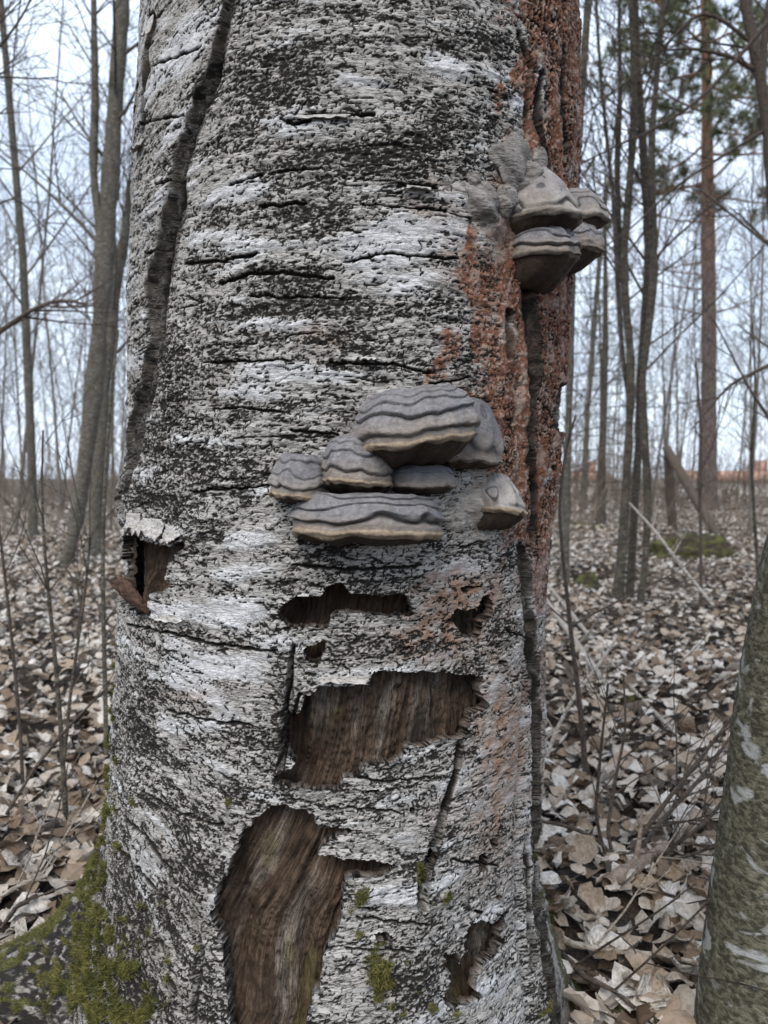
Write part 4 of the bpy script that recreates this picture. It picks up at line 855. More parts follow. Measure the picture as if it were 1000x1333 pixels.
# ------------------------------------------------------------------ the wood behind: bare young trees
def variant(seed, Ht, r, nb, spread):
    rg = np.random.default_rng(seed); tr = Tubes(); cr = Tubes()
    pts, _ = polyline(rg, (0, 0, -.15), (0.03*rg.normal(), 0.03*rg.normal(), 1), Ht, 12, .035, .02); tr.add(pts, np.linspace(r, r*.12, 13), 7, wob=.1, rng=rg)
    for k in range(nb):
        f = .16 + .80*(k+rg.random())/nb; i = min(int(f*12), 11); q = pts[i] + (pts[i+1]-pts[i])*(f*12-i)
        a = k*2.4+rg.random(); el = .7+.7*rg.random()
        twiggy(cr, rg, q, (math.cos(a), math.sin(a), el), spread*(1.15-f)*(.5+.8*rg.random())+.25, max(.006, r*.26*(1.1-f)), 2, 4, 4, 4, .16, .06, .5, .75, .0024)
    return tr, cr
VAR = [variant(100+k, h_, r_, nb, sp) for k, (h_, r_, nb, sp) in enumerate([(9, .026, 24, 2.0), (11, .034, 28, 2.2), (7.5, .021, 22, 1.7), (12, .038, 30, 2.4), (10, .028, 26, 1.9), (6, .018, 22, 1.5), (13, .055, 30, 2.6), (8.5, .024, 26, 2.1)])]
MV = []
for k, (a, b) in enumerate(VAR):
    m1 = a.mesh('young_tree_trunk'); m2 = b.mesh('young_tree_crown'); m1.materials.append(M_FAR if k % 2 else M_GREY); m2.materials.append(M_FAR)
    j = Tubes(); j.V, j.Q, j.n = [*a.V, *b.V], [*a.Q, *[q+a.n for q in b.Q]], a.n+b.n
    m3 = j.mesh('young_tree'); m3.materials.append(M_FAR); MV.append((m1, m2, m3))
rg = np.random.default_rng(33)
def clear(px):
    return not (175 < px < 735)
spots = []
tries = 0
while len(spots) < 185 and tries < 9000:
    tries += 1; Y = 8 + 30*rg.random()**.8; px = -330 + 1660*rg.random()
    if not clear(px) and rg.random() > .12: continue
    x = (px-500)/FPX*Y
    if any((x-a)**2+(Y-b)**2 < .5 for a, b in spots): continue
    if 850 < px < 1010 and Y < 17.5 and rg.random() < .75: continue
    if abs(px-922) < 25 and Y < 17.5: continue
    if 780 < px < 860 and Y < 10: continue
    spots.append((x, Y))
for x, Y in spots:
    v = int(rg.integers(0, len(MV))); m1, m2, m3 = MV[v]; g = float(ground_z(x, Y)); sc = .85+.4*rg.random(); rz = rg.random()*6.28
    pxx = 500+FPX*x/Y; size_ = ('slim', 'tall', 'short', 'tall', 'slim', 'short', 'stout', 'slim')[v]
    where = 'beyond the many-stemmed grey tree' if pxx < 175 else 'behind the old birch' if pxx < 725 else 'between birch and stem clump' if pxx < 795 else 'behind the stem clump' if pxx < 870 else 'around the pine' if pxx < 960 else 'beyond the forked dark tree'
    if Y < 20:
        r = empty('young_tree', (x, Y, g), f'{size_} bare young tree with fine twigs standing {where}', 'tree', f'bare young trees {where}')
        link('trunk', m1, parent=r); link('crown', m2, parent=r)
    else:
        r = link('young_tree', m3, label=f'{size_} bare grey tree deep in the wood {where}', cat='tree', group=f'bare trees deep in the wood {where}', loc=(x, Y, g))
    r.scale = (sc, sc, sc); r.rotation_euler = (.06*rg.normal(), .06*rg.normal(), rz)
# far-off wood and tangled undergrowth: masses nobody could count
fw = Tubes()
for k in range(85):
    Y = 40+45*rg.random(); x = (-300+1600*rg.random()-500)/FPX*Y; g = float(ground_z(x, Y)); Hh = 8+7*rg.random()
    p, _ = polyline(rg, (x, Y, g-.2), (.05*rg.normal(), 0, 1), Hh, 5, .05, .02); fw.add(p, np.linspace(.055, .012, 6), 4)
    for j in range(9):
        i = 1+int(rg.random()*4.9); twiggy(fw, rg, p[i], perp(rg, p[i]-p[i-1], .7), 2.2*(.5+.6*rg.random()), .016, 1, 3, 3, 4, rmin=.008)
link('far_forest', fw.mesh('far_forest'), M_FAR, kind='stuff', label='distant mass of bare grey trees beyond the houses', cat='forest')
ug = Tubes()
for k in range(2200):
    Y = 7.5+26*rg.random()**.9; x = (-250+1500*rg.random()-500)/FPX*Y; g = float(ground_z(x, Y)); L = (.35+1.1*rg.random()**1.5)*(1+.05*Y*rg.random())
    p, _ = polyline(rg, (x, Y, g-.03), (.45*rg.normal(), .45*rg.normal(), 1), L, 3, .16, .0); ug.add(p, np.linspace(.0045, .0016, 4)*(1+Y/20), 3)
    if rg.random() < .5: q, _ = polyline(rg, p[1], perp(rg, p[2]-p[1], .8), L*.5, 2, .2, .05); ug.add(q, np.linspace(.003, .0012, 3)*(1+Y/20), 3)
for k in range(1400):
    Y = 19+45*rg.random()**1.3; x = (-330+1660*rg.random()-500)/FPX*Y; g = float(ground_z(x, Y)); L = (1.0+2.6*rg.random()**1.6)*max(1, Y/26)
    p, _ = polyline(rg, (x, Y, g-.05), (.25*rg.normal(), .25*rg.normal(), 1), L, 3, .12, .0); ug.add(p, np.linspace(.013, .004, 4)*max(1, Y/26), 3)
    for j in range(2): q, _ = polyline(rg, p[1+j], perp(rg, p[2]-p[1], .7), L*.45, 2, .2, .05); ug.add(q, np.linspace(.007, .003, 3)*max(1, Y/26), 3)
link('undergrowth', ug.mesh('undergrowth'), plain_bark('dry_undergrowth', (0.13, 0.095, 0.070), (0.25, 0.20, 0.155), (0.08, 0.06, 0.045), .4), kind='stuff', label='tangle of dry brown stalks over the litter', cat='undergrowth')

# houses far beyond, seen through the trunks
M_ROOF = flat_mat('red_roof', (0.38, 0.22, 0.16), (0.46, 0.29, 0.22), 2.5); M_WALL = flat_mat('pale_render', (0.55, 0.54, 0.51), (0.66, 0.65, 0.62), 1.2); M_PANE = flat_mat('dark_pane', (0.02, 0.025, 0.03), (0.05, 0.06, 0.07), 2, .15)
def boxm(name, x0, x1, y0, y1, z0, z1):
    v = np.array([(x, y, z) for z in (z0, z1) for y in (y0, y1) for x in (x0, x1)]); return np_mesh(name, v, np.array([(0,2,3,1),(4,5,7,6),(0,1,5,4),(2,6,7,3),(0,4,6,2),(1,3,7,5)]), smooth=False)
def house(px, Y, w, label, ridge):
    x = (px-500)/FPX*Y; g = float(ground_z(x, Y)); root = empty('house', (x, Y, g), label, 'house'); e = ridge-.75
    link('wall', boxm('house_wall', -w/2, w/2, 0, 7, -.3, e-g), M_WALL, root)
    rv = np.array([(-w/2-.4, -.5, e-g), (w/2+.4, -.5, e-g), (w/2+.4, 7.5, e-g), (-w/2-.4, 7.5, e-g), (-w/2-.4, 3.5, ridge-g), (w/2+.4, 3.5, ridge-g)])
    rf = link('roof', np_mesh('house_roof', rv, np.array([(0,1,5,4),(2,3,4,5),(0,3,2,1)]), np.array([(0,4,3),(1,2,5)]), False), M_ROOF, root)
    link('chimney', boxm('chimney', w*.2, w*.2+.7, 3.2, 3.9, ridge-g-.3, ridge-g+.8), M_ROOF, rf)
    n = max(2, int(w/3.2))
    for k in range(n):
        cx_ = -w/2 + w*(k+.5)/n; zc = e-g-1.3
        wd = link('window', boxm('window_frame', cx_-.65, cx_+.65, -.06, -.003, zc-.7, zc+.7), M_WALL, root)
        for s_ in (-1, 1): link('pane', boxm('window_pane', cx_+s_*.3-.26, cx_+s_*.3+.26, -.08, -.063, zc-.6, zc+.6), M_PANE, wd)
house(768, 64, 3.4, 'low pale house with red roof glimpsed between birch and stem clump', 1.35)
house(985, 58, 8.5, 'long pale house with red roof glimpsed beyond the pine', 1.3)

# ------------------------------------------------------------------ slanting trunk with mottled bark close by
def slant_tree():
    pth = np.array([(*at(1006, 1450, 1.0), .098), (*at(998, 1333, 1.0), .090), (*at(1016, 1180, 1.0), .089), (*at(1034, 1060, 1.0), .088), (*at(1047, 950, 1.0), .087), (*at(1064, 850, 1.0), .087), (*at(1086, 740, 1.0), .086), (*at(1130, 560, 1.0), .085), (*at(1210, 250, 1.0), .082), (*at(1330, -200, 1.02), .075), (*at(1500, -900, 1.05), .06)])
    d = dense(pth, 300); zb = d[0, 2]; d = np.vstack([d[0]*np.array([1, 1, 0, 1.25]) + np.array([-.01, 0, -.12, 0]), d])
    sides = 84; n = len(d); T = np.gradient(d[:, :3], axis=0); T /= np.linalg.norm(T, axis=1)[:, None]; A = np.cross(T, [0, 1, 0]); A /= np.linalg.norm(A, axis=1)[:, None]; B = np.cross(T, A)
    an = np.linspace(0, 2*math.pi, sides+1)[None]; s_ = np.arange(n)[:, None]*.0095
    rr = d[:, 3][:, None]*(1 + .02*gnoise(np.cos(an)*1.3+2, s_*6+np.sin(an)*1.3, 400)) + .0014*fbm(np.cos(an)*6+4, s_*90+np.sin(an)*6, 3, 401) + .0008*fbm(np.cos(an)*14+9, s_*160+np.sin(an)*14, 2, 402)
    P = d[:, None, :3] + rr[..., None]*(A[:, None]*np.cos(an)[..., None] + B[:, None]*np.sin(an)[..., None])
    root = empty('slanting_tree', (d[0, 0], d[0, 1], 0), 'slanting smooth trunk with olive and pale grey mottled bark', 'tree')
    s = NT('mottled_bark'); v = s.vec((1, 1, 1.7), (0, R_(-8), 0)); n1 = s.noise(85, 5, .62, v, .6); n2 = s.noise(22, 3, .5, v, .8); n3 = s.noise(300, 3, .6, v)
    c = s.mix(s.ramp(n1, [(.42, 0.0), (.56, 1.0)]), (0.038, 0.036, 0.024), (0.120, 0.114, 0.078))
    c = s.mix(s.ramp(n1, [(.58, 0.0), (.70, .8)]), c, (0.22, 0.212, 0.175))
    c = s.mix(s.ramp(n2, [(.585, 0.0), (.66, .9)]), c, s.mix(n3, (0.27, 0.28, 0.27), (0.42, 0.43, 0.42)))
    c = s.mix(s.math('MULTIPLY', s.ramp(n3, [(.52, 0.0), (.66, 1.0)]), .5), c, (0.035, 0.034, 0.022))
    s.color(c); s.b.inputs['Roughness'].default_value = .8; s.bump(s.math('ADD', n1, n3), .002, .8)
    under(link('trunk', np_mesh('slanting_trunk', P.reshape(-1, 3), grid_quads(n, sides+1)), s.m), root)
    cr = Tubes(); rg2 = np.random.default_rng(3)
    for k in range(8):
        i = 250+k*6; twiggy(cr, rg2, d[i, :3], perp(rg2, T[i], .8), 1.2, .02, 2, 4, 4, 4)
    under(link('branches', cr.mesh('slanting_branches'), M_TWIG), root)
slant_tree()
# ------------------------------------------------------------------ dead leaves
def leaf_shape(kind, rg, secs=5):
    """unit-length leaf lying in xy, curled in z"""
    if kind == 'oval':
        if secs > 5:
            nc_ = 5; t = np.linspace(0, 1, secs); w = .36*np.sin(np.pi*t**.82)**.8*(.8+.35*rg.random())*(1+.10*rg.normal(size=secs)) + .012
            b1, b2, cup, tw, ph = .55*(rg.random()-.4), .12*rg.normal(), (.1+1.5*rg.random())*(1 if rg.random() < .75 else -1), .9*(rg.random()-.5), rg.random()*6
            S = np.linspace(-1, 1, nc_)[None]; A = t[:, None]; y_ = S*w[:, None]
            z_ = b1*2*(A-.5)**2 + b2*np.sin(A*5+ph) + cup*y_**2*1.6 + tw*y_*(A-.5) + .035*np.sin(A*11+S*2.5+ph)*np.abs(S) + .012*rg.normal(size=(secs, nc_)) - .015*(np.abs(S) < .1)
            return np.stack([A-.5+0*S, y_*(1-.12*abs(cup)), z_], -1).reshape(-1, 3), grid_quads(secs, nc_), None
        t = np.linspace(0, 1, secs); w = .36*np.sin(np.pi*t**.82)**.8*(.85+.3*rg.random()) + .012; bend = .22*(rg.random()-.35); fold = .12+.45*rg.random()*(1 if rg.random() < .8 else -1); tw = .5*(rg.random()-.5)
        V3 = []
        for a, b in zip(t, w):
            z0 = bend*4*(a-.5)**2 + .05*rg.normal()*.5
            for s_ in (-1, 0, 1): V3.append((a-.5, s_*b*(1-.1*abs(fold)), z0 + abs(s_)*b*fold + s_*b*tw*(a-.5) + .02*rg.normal()))
        q = [(3*i+j, 3*i+j+1, 3*i+j+4, 3*i+j+3) for i in range(secs-1) for j in range(2)]
        return np.array(V3), np.array(q), None
    n = 20; ang = np.linspace(-2.75, 2.75, n); lob = np.array([0, .5, 1.0])
    r = .30 + .26*np.abs(np.cos(ang*1.25))**2.2*(1-.18*np.abs(ang)/2.7) + .03*rg.normal(size=n); b1, b2, c1 = rg.normal(), rg.normal(), .30*rg.random()
    x = r*np.cos(ang); y = r*np.sin(ang); z = c1*(r**2)*2*(1 if rg.random() < .7 else -1) + .10*b1*x*y*4 + .08*np.sin(ang*3+b2)*r + .02*rg.normal(size=n)
    V3 = np.concatenate([[(-.02, 0, 0)], np.stack([x, y, z], -1)]); T = np.array([(0, k+1, k+2) for k in range(n-1)])
    return V3, None, T
rg = np.random.default_rng(77)
def orient(n, tilt):
    yaw = rg.random(n)*6.283; a = tilt*rg.normal(size=n); b = tilt*rg.normal(size=n)
    cy_, sy_, ca, sa, cb, sb = np.cos(yaw), np.sin(yaw), np.cos(a), np.sin(a), np.cos(b), np.sin(b); M = np.zeros((n, 3, 3))
    Rz = np.zeros((n, 3, 3)); Rz[:, 0, 0] = cy_; Rz[:, 0, 1] = -sy_; Rz[:, 1, 0] = sy_; Rz[:, 1, 1] = cy_; Rz[:, 2, 2] = 1
    Rx = np.zeros((n, 3, 3)); Rx[:, 0, 0] = 1; Rx[:, 1, 1] = ca; Rx[:, 1, 2] = -sa; Rx[:, 2, 1] = sa; Rx[:, 2, 2] = ca
    Ry = np.zeros((n, 3, 3)); Ry[:, 1, 1] = 1; Ry[:, 0, 0] = cb; Ry[:, 0, 2] = sb; Ry[:, 2, 0] = -sb; Ry[:, 2, 2] = cb
    return Rx @ Ry @ Rz
def scatter(n, y0, y1, lo=-.84, hi=.84):
    y = np.sqrt(y0*y0 + (y1*y1-y0*y0)*rg.random(n)); x = (lo+(hi-lo)*rg.random(n))*y
    return x, y
def leaf_colour(n, x, y):
    patch_ = fbm(x*1.1, y*1.1, 3, 500)
    c = np.where(rg.random(n) < .52, .56+.42*rg.random(n), .04+.56*rg.random(n)); return np.clip(c + .20*patch_ - .03, .02, 1)
def leaf_material(obj):
    s = NT('dead_leaf_single' if obj else 'dead_leaf')
    if obj: oi = s.n.new('ShaderNodeObjectInfo'); f = s.attr('tone_obj'); f.attribute_type = 'OBJECT'; f.attribute_name = 'tone'; fac = f.outputs['Fac']
    else: fac = s.attr('tone').outputs['Fac']
    nb = s.noise(90 if not obj else 5, 3, .6); c = litter_ramp(s, fac); c = s.mix(s.math('MULTIPLY', s.ramp(nb, [(.45, 0.0), (.65, 1.0)]), .45), c, (0.10, 0.075, 0.052))
    s.color(c); s.b.inputs['Roughness'].default_value = .62; s.b.inputs['Specular IOR Level'].default_value = .35; s.bump(nb, .004 if not obj else .04, .5); return s.m
M_LEAF, M_LEAF1 = leaf_material(False), leaf_material(True)
OH = [leaf_shape('oval', rg, 8) for _ in range(14)]; OV = [leaf_shape('oval', rg) for _ in range(10)]; MA = [leaf_shape('lobed', rg) for _ in range(5)]; O4 = [leaf_shape('oval', rg, 4) for _ in range(8)]; O3 = [leaf_shape('oval', rg, 3) for _ in range(8)]
OS = []
for _ in range(6):
    f_ = .3*rg.normal(); w_ = .26+.1*rg.random(); OS.append((np.array([(-.5, 0, .1*rg.normal()), (0, -w_, f_*w_+.05*rg.normal()), (.5, 0, .1*rg.normal()), (0, w_, f_*w_+.05*rg.normal())]), None, np.array([(0, 1, 2), (0, 2, 3)])))
VS, QS, TS_, TN = [], [], [], []; nv = 0
def lay(shapes, x, y, size, tone, tilt, lift):
    global nv
    n = len(x); Rm = orient(n, tilt); g = ground_z(x, y); z = g + lift*rg.random(n) + .004; pick = rg.integers(0, len(shapes), n)
    for k, (v, q, t) in enumerate(shapes):
        m = np.nonzero(pick == k)[0]
        if not len(m): continue
        W = np.einsum('pi,nij->npj', v, Rm[m])*size[m][:, None, None] + np.stack([x[m], y[m], z[m]], -1)[:, None]
        off = nv + np.arange(len(m))[:, None, None]*len(v)
        if q is not None: QS.append((q[None]+off).reshape(-1, 4))
        if t is not None: TS_.append((t[None]+off).reshape(-1, 3))
        VS.append(W.reshape(-1, 3)); TN.append(np.repeat(tone[m], len(v))); nv += len(m)*len(v)
def keep_out(x, y): return np.hypot(x-trunk_cx(0.0), y-TD) > .36
# near leaves: the ones that show largest become objects of their own
x, y = scatter(31000, .75, 6.2); k_ = keep_out(x, y); x, y = x[k_], y[k_]; n = len(x)
size = (.029 + .042*rg.random(n)**1.8); tone = leaf_colour(n, x, y); top = rg.random(n)
z = ground_z(x, y); ppx, ppy, dep = project(np.stack([x, y, z], -1)); inv_ = (ppy < 1335) & (((ppx > 2) & (ppx < np.interp(ppy, [900, 1000, 1100, 1200, 1333], [140, 132, 112, 60, 0]))) | ((ppx > 712) & (ppx < np.interp(ppy, [740, 1333], [1000, 900]))))
show = np.where(inv_, size/dep, 0); order = np.argsort(-show)[:290]; chosen = np.zeros(n, bool); chosen[order] = True; chosen &= inv_
lob = (rg.random(n) < .10) & (y < 3.4)
for shp, msk, szf in ((OH, ~chosen & ~lob & (y < 2.0), 1.08), (O4, ~chosen & ~lob & (y >= 2.0) & (y < 3.8), 1.04), (O3, ~chosen & ~lob & (y >= 3.8), 1.05), (MA, ~chosen & lob, 1.45)):
    lay(shp, x[msk], y[msk], size[msk]*szf, tone[msk], .42, .042)
xe, ye = scatter(3600, .75, 2.3); ke = keep_out(xe, ye); xe, ye = xe[ke], ye[ke]; lay(O4, xe, ye, .028+.03*rg.random(len(xe)), leaf_colour(len(xe), xe, ye), .4, .02)
x2, y2 = scatter(44000, 6.0, 16.0); lay(OS, x2, y2, .045+.045*rg.random(len(x2)), leaf_colour(len(x2), x2, y2), .32, .04)
x3, y3 = scatter(22000, 15.5, 34.0); lay(OS, x3, y3, .09+.08*rg.random(len(x3)), leaf_colour(len(x3), x3, y3), .32, .05)
lme = np_mesh('leaf_litter', np.concatenate(VS), np.concatenate(QS), np.concatenate(TS_)); set_f(lme, 'tone', np.concatenate(TN))
link('leaf_litter', lme, M_LEAF, kind='stuff', label='carpet of pale and brown dead leaves on the forest floor', cat='leaf litter')
LM = []
for k, (v, q, t) in enumerate(OH+MA):
    me = np_mesh('dead_leaf', v, q, t); me.materials.append(M_LEAF1); LM.append(me)
idx = np.nonzero(chosen)[0]; Rm = orient(len(idx), .34)
for j, i in enumerate(idx):
    lb = lob[i]; me = LM[int(rg.integers(len(OH), len(LM)))] if lb else LM[int(rg.integers(0, len(OH)))]
    tn = float(np.clip(tone[i]+.05, 0, 1)); left = ppx[i] < 400
    kind_ = 'lobed' if lb else 'oval'; colr = 'pale grey beige' if tn > .62 else ('tan' if tn > .33 else 'dark brown')
    LMK = ((60, 1150, 'just above the mossy root'), (40, 1010, 'near the lone dark whip'), (120, 980, 'near the straight grey sapling'), (86, 1090, 'at the foot of the forked sapling')) if left else ((830, 1125, 'around the short stout log'), (800, 1240, 'along the grey fallen branch'), (850, 1310, 'around the low moss cushion'), (900, 1120, 'under the bramble bush'), (765, 1020, 'at the foot of the upright forked sapling'), (730, 1110, 'under the long wiry runner'), (740, 1290, 'near the dark mossy fallen branch'), (730, 900, 'near the pale bowed switch'))
    where = min(LMK, key=lambda q: (q[0]-ppx[i])**2+(q[1]-ppy[i])**2)[2]
    o = link('fallen_leaf', me, label=f'{colr} {kind_} dead leaf lying {where}', cat='leaf', group=f'dead leaves {where}')
    o['tone'] = tn; sz = float(size[i])*(1.35 if lb else 1.05)
    o.matrix_world = Matrix.Translation((float(x[i]), float(y[i]), float(z[i])+.030+.012*float(top[i]))) @ Matrix(Rm[j].T.tolist()).to_4x4() @ Matrix.Scale(sz, 4)

# ------------------------------------------------------------------ moss cushions, fallen sticks, saplings
def cushion(px, py, w, hh, dp, label, seed, mat=None, name='mossy_mound', Y=None):
    d = ray(px, py); Yg = Y or (CAM_Z/max(1e-3, -d[2]))*d[1]; p = at(px, py, Yg); g = float(ground_z(p[0], Yg))
    la = np.linspace(0, math.pi/2, 26)[:, None]; lo = np.linspace(0, 2*math.pi, 61)[None]
    r = 1 + .30*fbm(np.cos(lo)*np.cos(la)*1.7+seed, np.sin(lo)*np.cos(la)*1.7+np.sin(la), 3, seed) + .10*fbm(np.cos(lo)*np.cos(la)*9, np.sin(lo)*np.cos(la)*9+np.sin(la)*5, 2, seed+1)
    P = np.stack([p[0] + w/2*np.cos(la)*np.cos(lo)*r, Yg + dp/2*np.cos(la)*np.sin(lo)*r, g-.04 + (hh+.04)*np.sin(la)*r], -1)
    link(name, np_mesh(name, P.reshape(-1, 3), grid_quads(*r.shape)), mat or M_MIX, label=label, cat='moss')
def mossy_soil():
    s = NT('mossy_soil'); n = s.noise(16, 4, .6); f = s.noise(220, 3, .6)
    c = s.mix(s.ramp(n, [(.42, 0.0), (.60, 1.0)]), s.mix(f, (0.02, 0.015, 0.011), (0.075, 0.055, 0.04)), s.mix(f, (0.045, 0.05, 0.015), (0.15, 0.15, 0.05)))
    s.color(c); s.bump(f, .008, 1.0); return s.m
M_MIX = mossy_soil(); M_MOSS = M_MIX
cushion(752, 688, .95, .16, .5, 'low mossy hump at the edge of the litter behind birch', 601)
cushion(765, 768, .20, .11, .18, 'small dark mossy stub beside the foot of the stem clump', 602)
cushion(905, 728, .85, .20, .4, 'dark mossy root hump between stem clump and slanting trunk', 603)
cushion(862, 712, .5, .14, .3, 'mossy hump behind the foot of the stem clump', 604)
cushion(826, 918, .11, .03, .10, 'patch of bright green moss among the pale leaves', 605, M_MOSS)
cushion(848, 1326, .13, .03, .08, 'low moss cushion beside the foot of the slanting trunk', 606, M_MOSS)
cushion(712, 1205, .05, .05, .05, 'little moss tuft at the foot of the reddish side of the birch', 607, M_MOSS)
def ground_path(pix, lift=.03):
    o = []
    for px, py, w in pix:
        d = ray(px, py); t = CAM_Z/-d[2]; xx, yy = d[0]*t, d[1]*t
        for _ in range(4): t = (CAM_Z-float(ground_z(d[0]*t, d[1]*t))-lift)/-d[2]
        o.append((d[0]*t, d[1]*t, CAM_Z+d[2]*t, w*d[1]*t/FPX))
    return np.array(o)
def stick(pix, label, mat, name='fallen_branch', lift=.04, cat='branch', twigs=3, seed=1):
    r2 = np.random.default_rng(seed); d = dense(ground_path(pix, lift), 26); tb = Tubes(); tb.add(d[:, :3], d[:, 3]*(1+.1*r2.normal(size=26)), 8, wob=.2, rng=r2)
    for k in range(twigs):
        i = 5+int(r2.random()*20); twiggy(tb, r2, d[i, :3], perp(r2, d[i, :3]-d[i-1, :3], .7)+np.array([0, 0, .3]), .25*(.5+r2.random()), d[i, 3]*.5, 1, 3, 3, 2, rmin=.0012)
    link(name, tb.mesh(name), mat, label=label, cat=cat)
stick([(700,768,4),(735,815,4.5),(770,865,4.5),(800,905,3)], 'thicker of two bleached fallen branches running from the birch', M_DEAD, seed=3)
stick([(705,752,2.5),(745,800,3),(785,850,3),(830,905,2.5),(885,960,2)], 'thinner bleached fallen branch alongside the thicker one', M_DEAD, seed=4)
stick([(790,1150,9),(812,1136,10),(842,1120,9),(868,1100,6)], 'short stout brown log lying in the litter by the bramble stems', plain_bark('log_bark', (0.14, 0.105, 0.08), (0.27, 0.215, 0.17), (0.07, 0.05, 0.04), .6), twigs=1, seed=5, name='short_log', cat='log')
stick([(704,1204,4),(745,1230,4),(800,1238,3.5),(860,1244,3),(925,1256,2.5)], 'grey fallen branch starting at the foot of the reddish side', M_DEAD, seed=6)
stick([(722,1232,4.5),(762,1272,4),(800,1290,3.5),(826,1312,2.5)], 'dark mossy fallen branch beside the moss cushion', M_DARK, seed=7)
stick([(0,1210,3),(22,1180,3),(48,1165,2.5)], 'dark stick poking from the litter by the mossy root', M_DARK, seed=8, lift=.06)
stick([(0,1168,3),(30,1150,3),(62,1140,2)], 'short bleached stick lying above the mossy root', M_DEAD, seed=9, lift=.05)
def sapling(stems, label, mat, seed, name='sapling', tw=5, tl=.22):
    r2 = np.random.default_rng(seed); root = None
    for Y, pix, dY in stems:
        pth = px_path(pix, Y, dY); 
        if root is None: root = empty(name, (pth[0][0], pth[0][1], float(ground_z(pth[0][0], pth[0][1]))), label, 'sapling', None)
        d = dense(pth, 24); tb = Tubes(); tb.add(d[:, :3], d[:, 3], 6, wob=.15, rng=r2); st = under(link('stem', tb.mesh(name+'_stem'), mat), root)
        if tw:
            t2 = Tubes()
            for k in range(tw):
                i = 6+int(r2.random()*17); twiggy(t2, r2, d[i, :3], perp(r2, d[i, :3]-d[i-1, :3], .7), tl*(.5+r2.random()), d[i, 3]*.5, 1, 3, 3, 2, rmin=.0008)
            link('twigs', t2.mesh(name+'_twigs'), mat, parent=st, kind='stuff')
gY = lambda py: CAM_Z/((py-620.5)/1000)
sapling([(gY(1035), [(30,1036,2.5),(27,960,2.5),(20,880,2.2),(12,800,2),(4,730,1.8),(-10,620,1.2)], 0)], 'thin dark whip standing alone in the litter before the many-stemmed tree', M_DARK, 41)
sapling([(gY(1110), [(88,1112,4),(84,1030,3.5),(80,960,3.2),(74,880,2.8),(66,800,2.4),(58,720,2),(54,640,1.6),(56,560,1)], .1), (gY(1110), [(84,985,2.4),(92,900,2.2),(104,820,2),(112,760,1.8),(118,700,1.2)], .1)], 'forked brown sapling growing from leaves above the mossy root', M_BROWN, 42)
sapling([(gY(1010), [(139,1015,3.6),(137,900,3.2),(134,780,3),(134,690,2.8),(138,600,2.4),(146,500,2),(154,430,1.4)], 0)], 'straight grey sapling close against the side cavity of the birch', M_GREY, 43)
sapling([(gY(1120)-.1, [(8,1060,2.5),(45,1000,2.2),(90,945,2),(142,892,1.4)], .1)], 'dark twig slanting up across the litter to the birch', M_DARK, 44, name='bramble', tw=3, tl=.12)
sapling([(gY(835), [(98,836,2),(106,790,2),(100,760,1.8),(84,738,1.4)], 0)], 'hooked black twig in front of the mossy foot of the grey tree', M_DARK, 45, name='bramble', tw=2, tl=.15)
sapling([(gY(1020), [(764,1022,4),(758,950,3.6),(752,890,3.2),(744,830,3),(738,770,2.6),(731,710,2.2),(727,650,2),(735,590,1.6),(750,540,1.2)], 0), (gY(1020), [(742,816,1.8),(780,795,1.6),(820,775,1.4),(880,745,1)], .1)], 'upright dark forked sapling between birch and stem clump', M_DARK, 46)
sapling([(gY(1000), [(708,1000,2.6),(722,955,2.6),(748,905,2.6),(778,868,2.4),(800,835,2)], .3)], 'pale bowed switch arching over the litter beside the birch', M_DEAD, 47, name='bramble', tw=2, tl=.15)
sapling([(1.5, [(700,1068,2.2),(742,1076,2.6),(778,1092,2.6),(812,1130,2.6),(850,1166,2.4),(900,1182,2),(926,1186,1.4)], 0)], 'long wiry runner arching over the pale leaves by the birch', M_DARK, 48, name='bramble', tw=3, tl=.12)
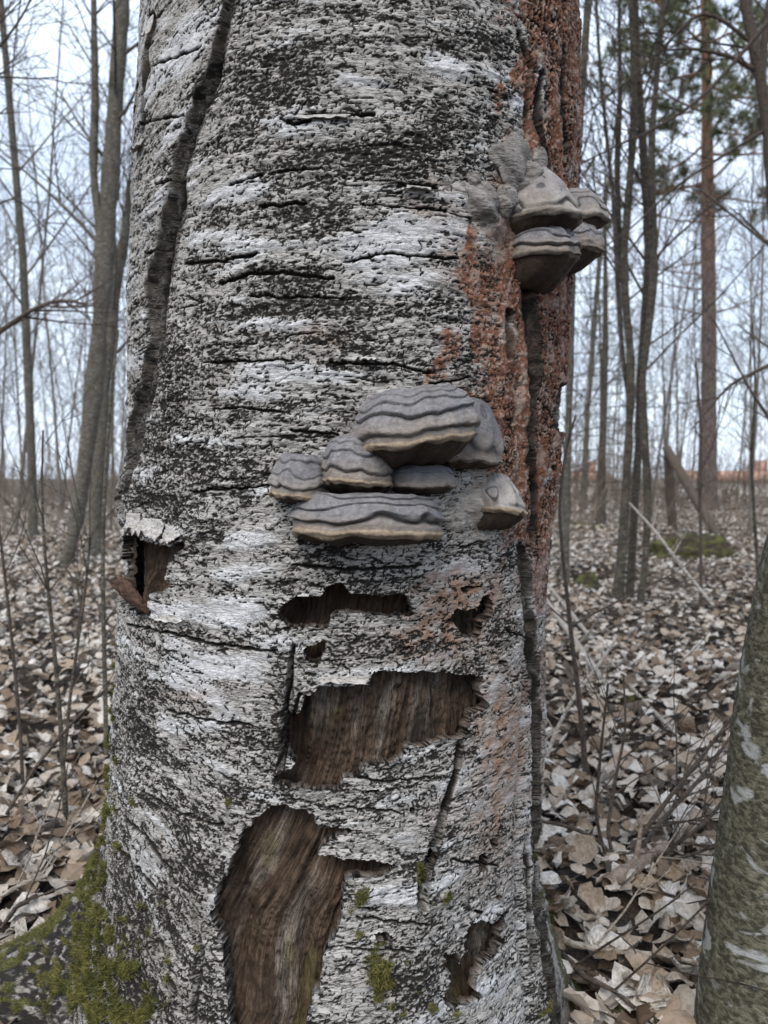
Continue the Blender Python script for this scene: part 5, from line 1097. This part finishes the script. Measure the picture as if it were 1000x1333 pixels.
Yb = gY(1150)
sapling([(Yb, [(800,1150,4),(830,1095,3.6),(870,1040,3.2),(910,990,2.8),(945,945,2.2),(972,905,1.6)], .12), (Yb, [(815,1132,3.2),(860,1070,3),(915,1010,2.6),(958,950,2)], .3), (Yb, [(806,1140,3),(790,1085,2.6),(800,1020,2.2),(815,950,1.8),(812,880,1.2)], .1), (Yb, [(796,1146,2.6),(775,1060,2.2),(784,960,1.8),(792,890,1.2)], -.05),
    (Yb, [(820,1140,3),(872,1105,2.8),(920,1070,2.4),(965,1010,1.8)], .0), (Yb, [(830,1130,2.4),(880,1120,2.2),(935,1100,2)], -.05)], 'sprawling dark bramble bush with many slanting stems near the slanting trunk', M_DARK, 49, name='bramble_bush', tw=6, tl=.2)
sapling([(gY(800), [(912,806,2.4),(913,720,2.2),(911,640,2),(913,560,1.8),(906,470,1.4)], 0)], 'thin dark whip in front of the fallen trunk', M_DARK, 50)
sapling([(gY(790), [(990,800,2.6),(984,700,2.2),(978,600,2),(984,500,1.6),(980,420,1)], 0)], 'slender brown sapling beside the slanting trunk below the pine', M_BROWN, 51)
sapling([(gY(880), [(930,790,2.4),(888,738,2.2),(852,690,2),(820,655,1.4)], 1.0)], 'long bleached switch slanting over the mossy root hump', M_DEAD, 52, name='bramble', tw=3, tl=.2)

# loose bits of twig lying in the litter
bits = Tubes(); rb = np.random.default_rng(91)
for k in range(1000):
    yy = math.sqrt(.9 + 60*rb.random()); xx = (-.6+1.2*rb.random())*yy
    if math.hypot(xx-float(trunk_cx(0.0)), yy-TD) < .4: continue
    g = float(ground_z(xx, yy)); a = rb.random()*6.28; L = .04+.22*rb.random()**2
    q, _ = polyline(rb, (xx, yy, g+.02+.03*rb.random()), (math.cos(a), math.sin(a), .18*rb.normal()), L, 3, .15, 0); bits.add(q, np.linspace(.0022, .0009, 4)*(.6+rb.random()), 4)
link('twig_litter', bits.mesh('twig_litter'), M_DARK, kind='stuff', label='loose bits of dark twig strewn over the leaves', cat='twig litter')
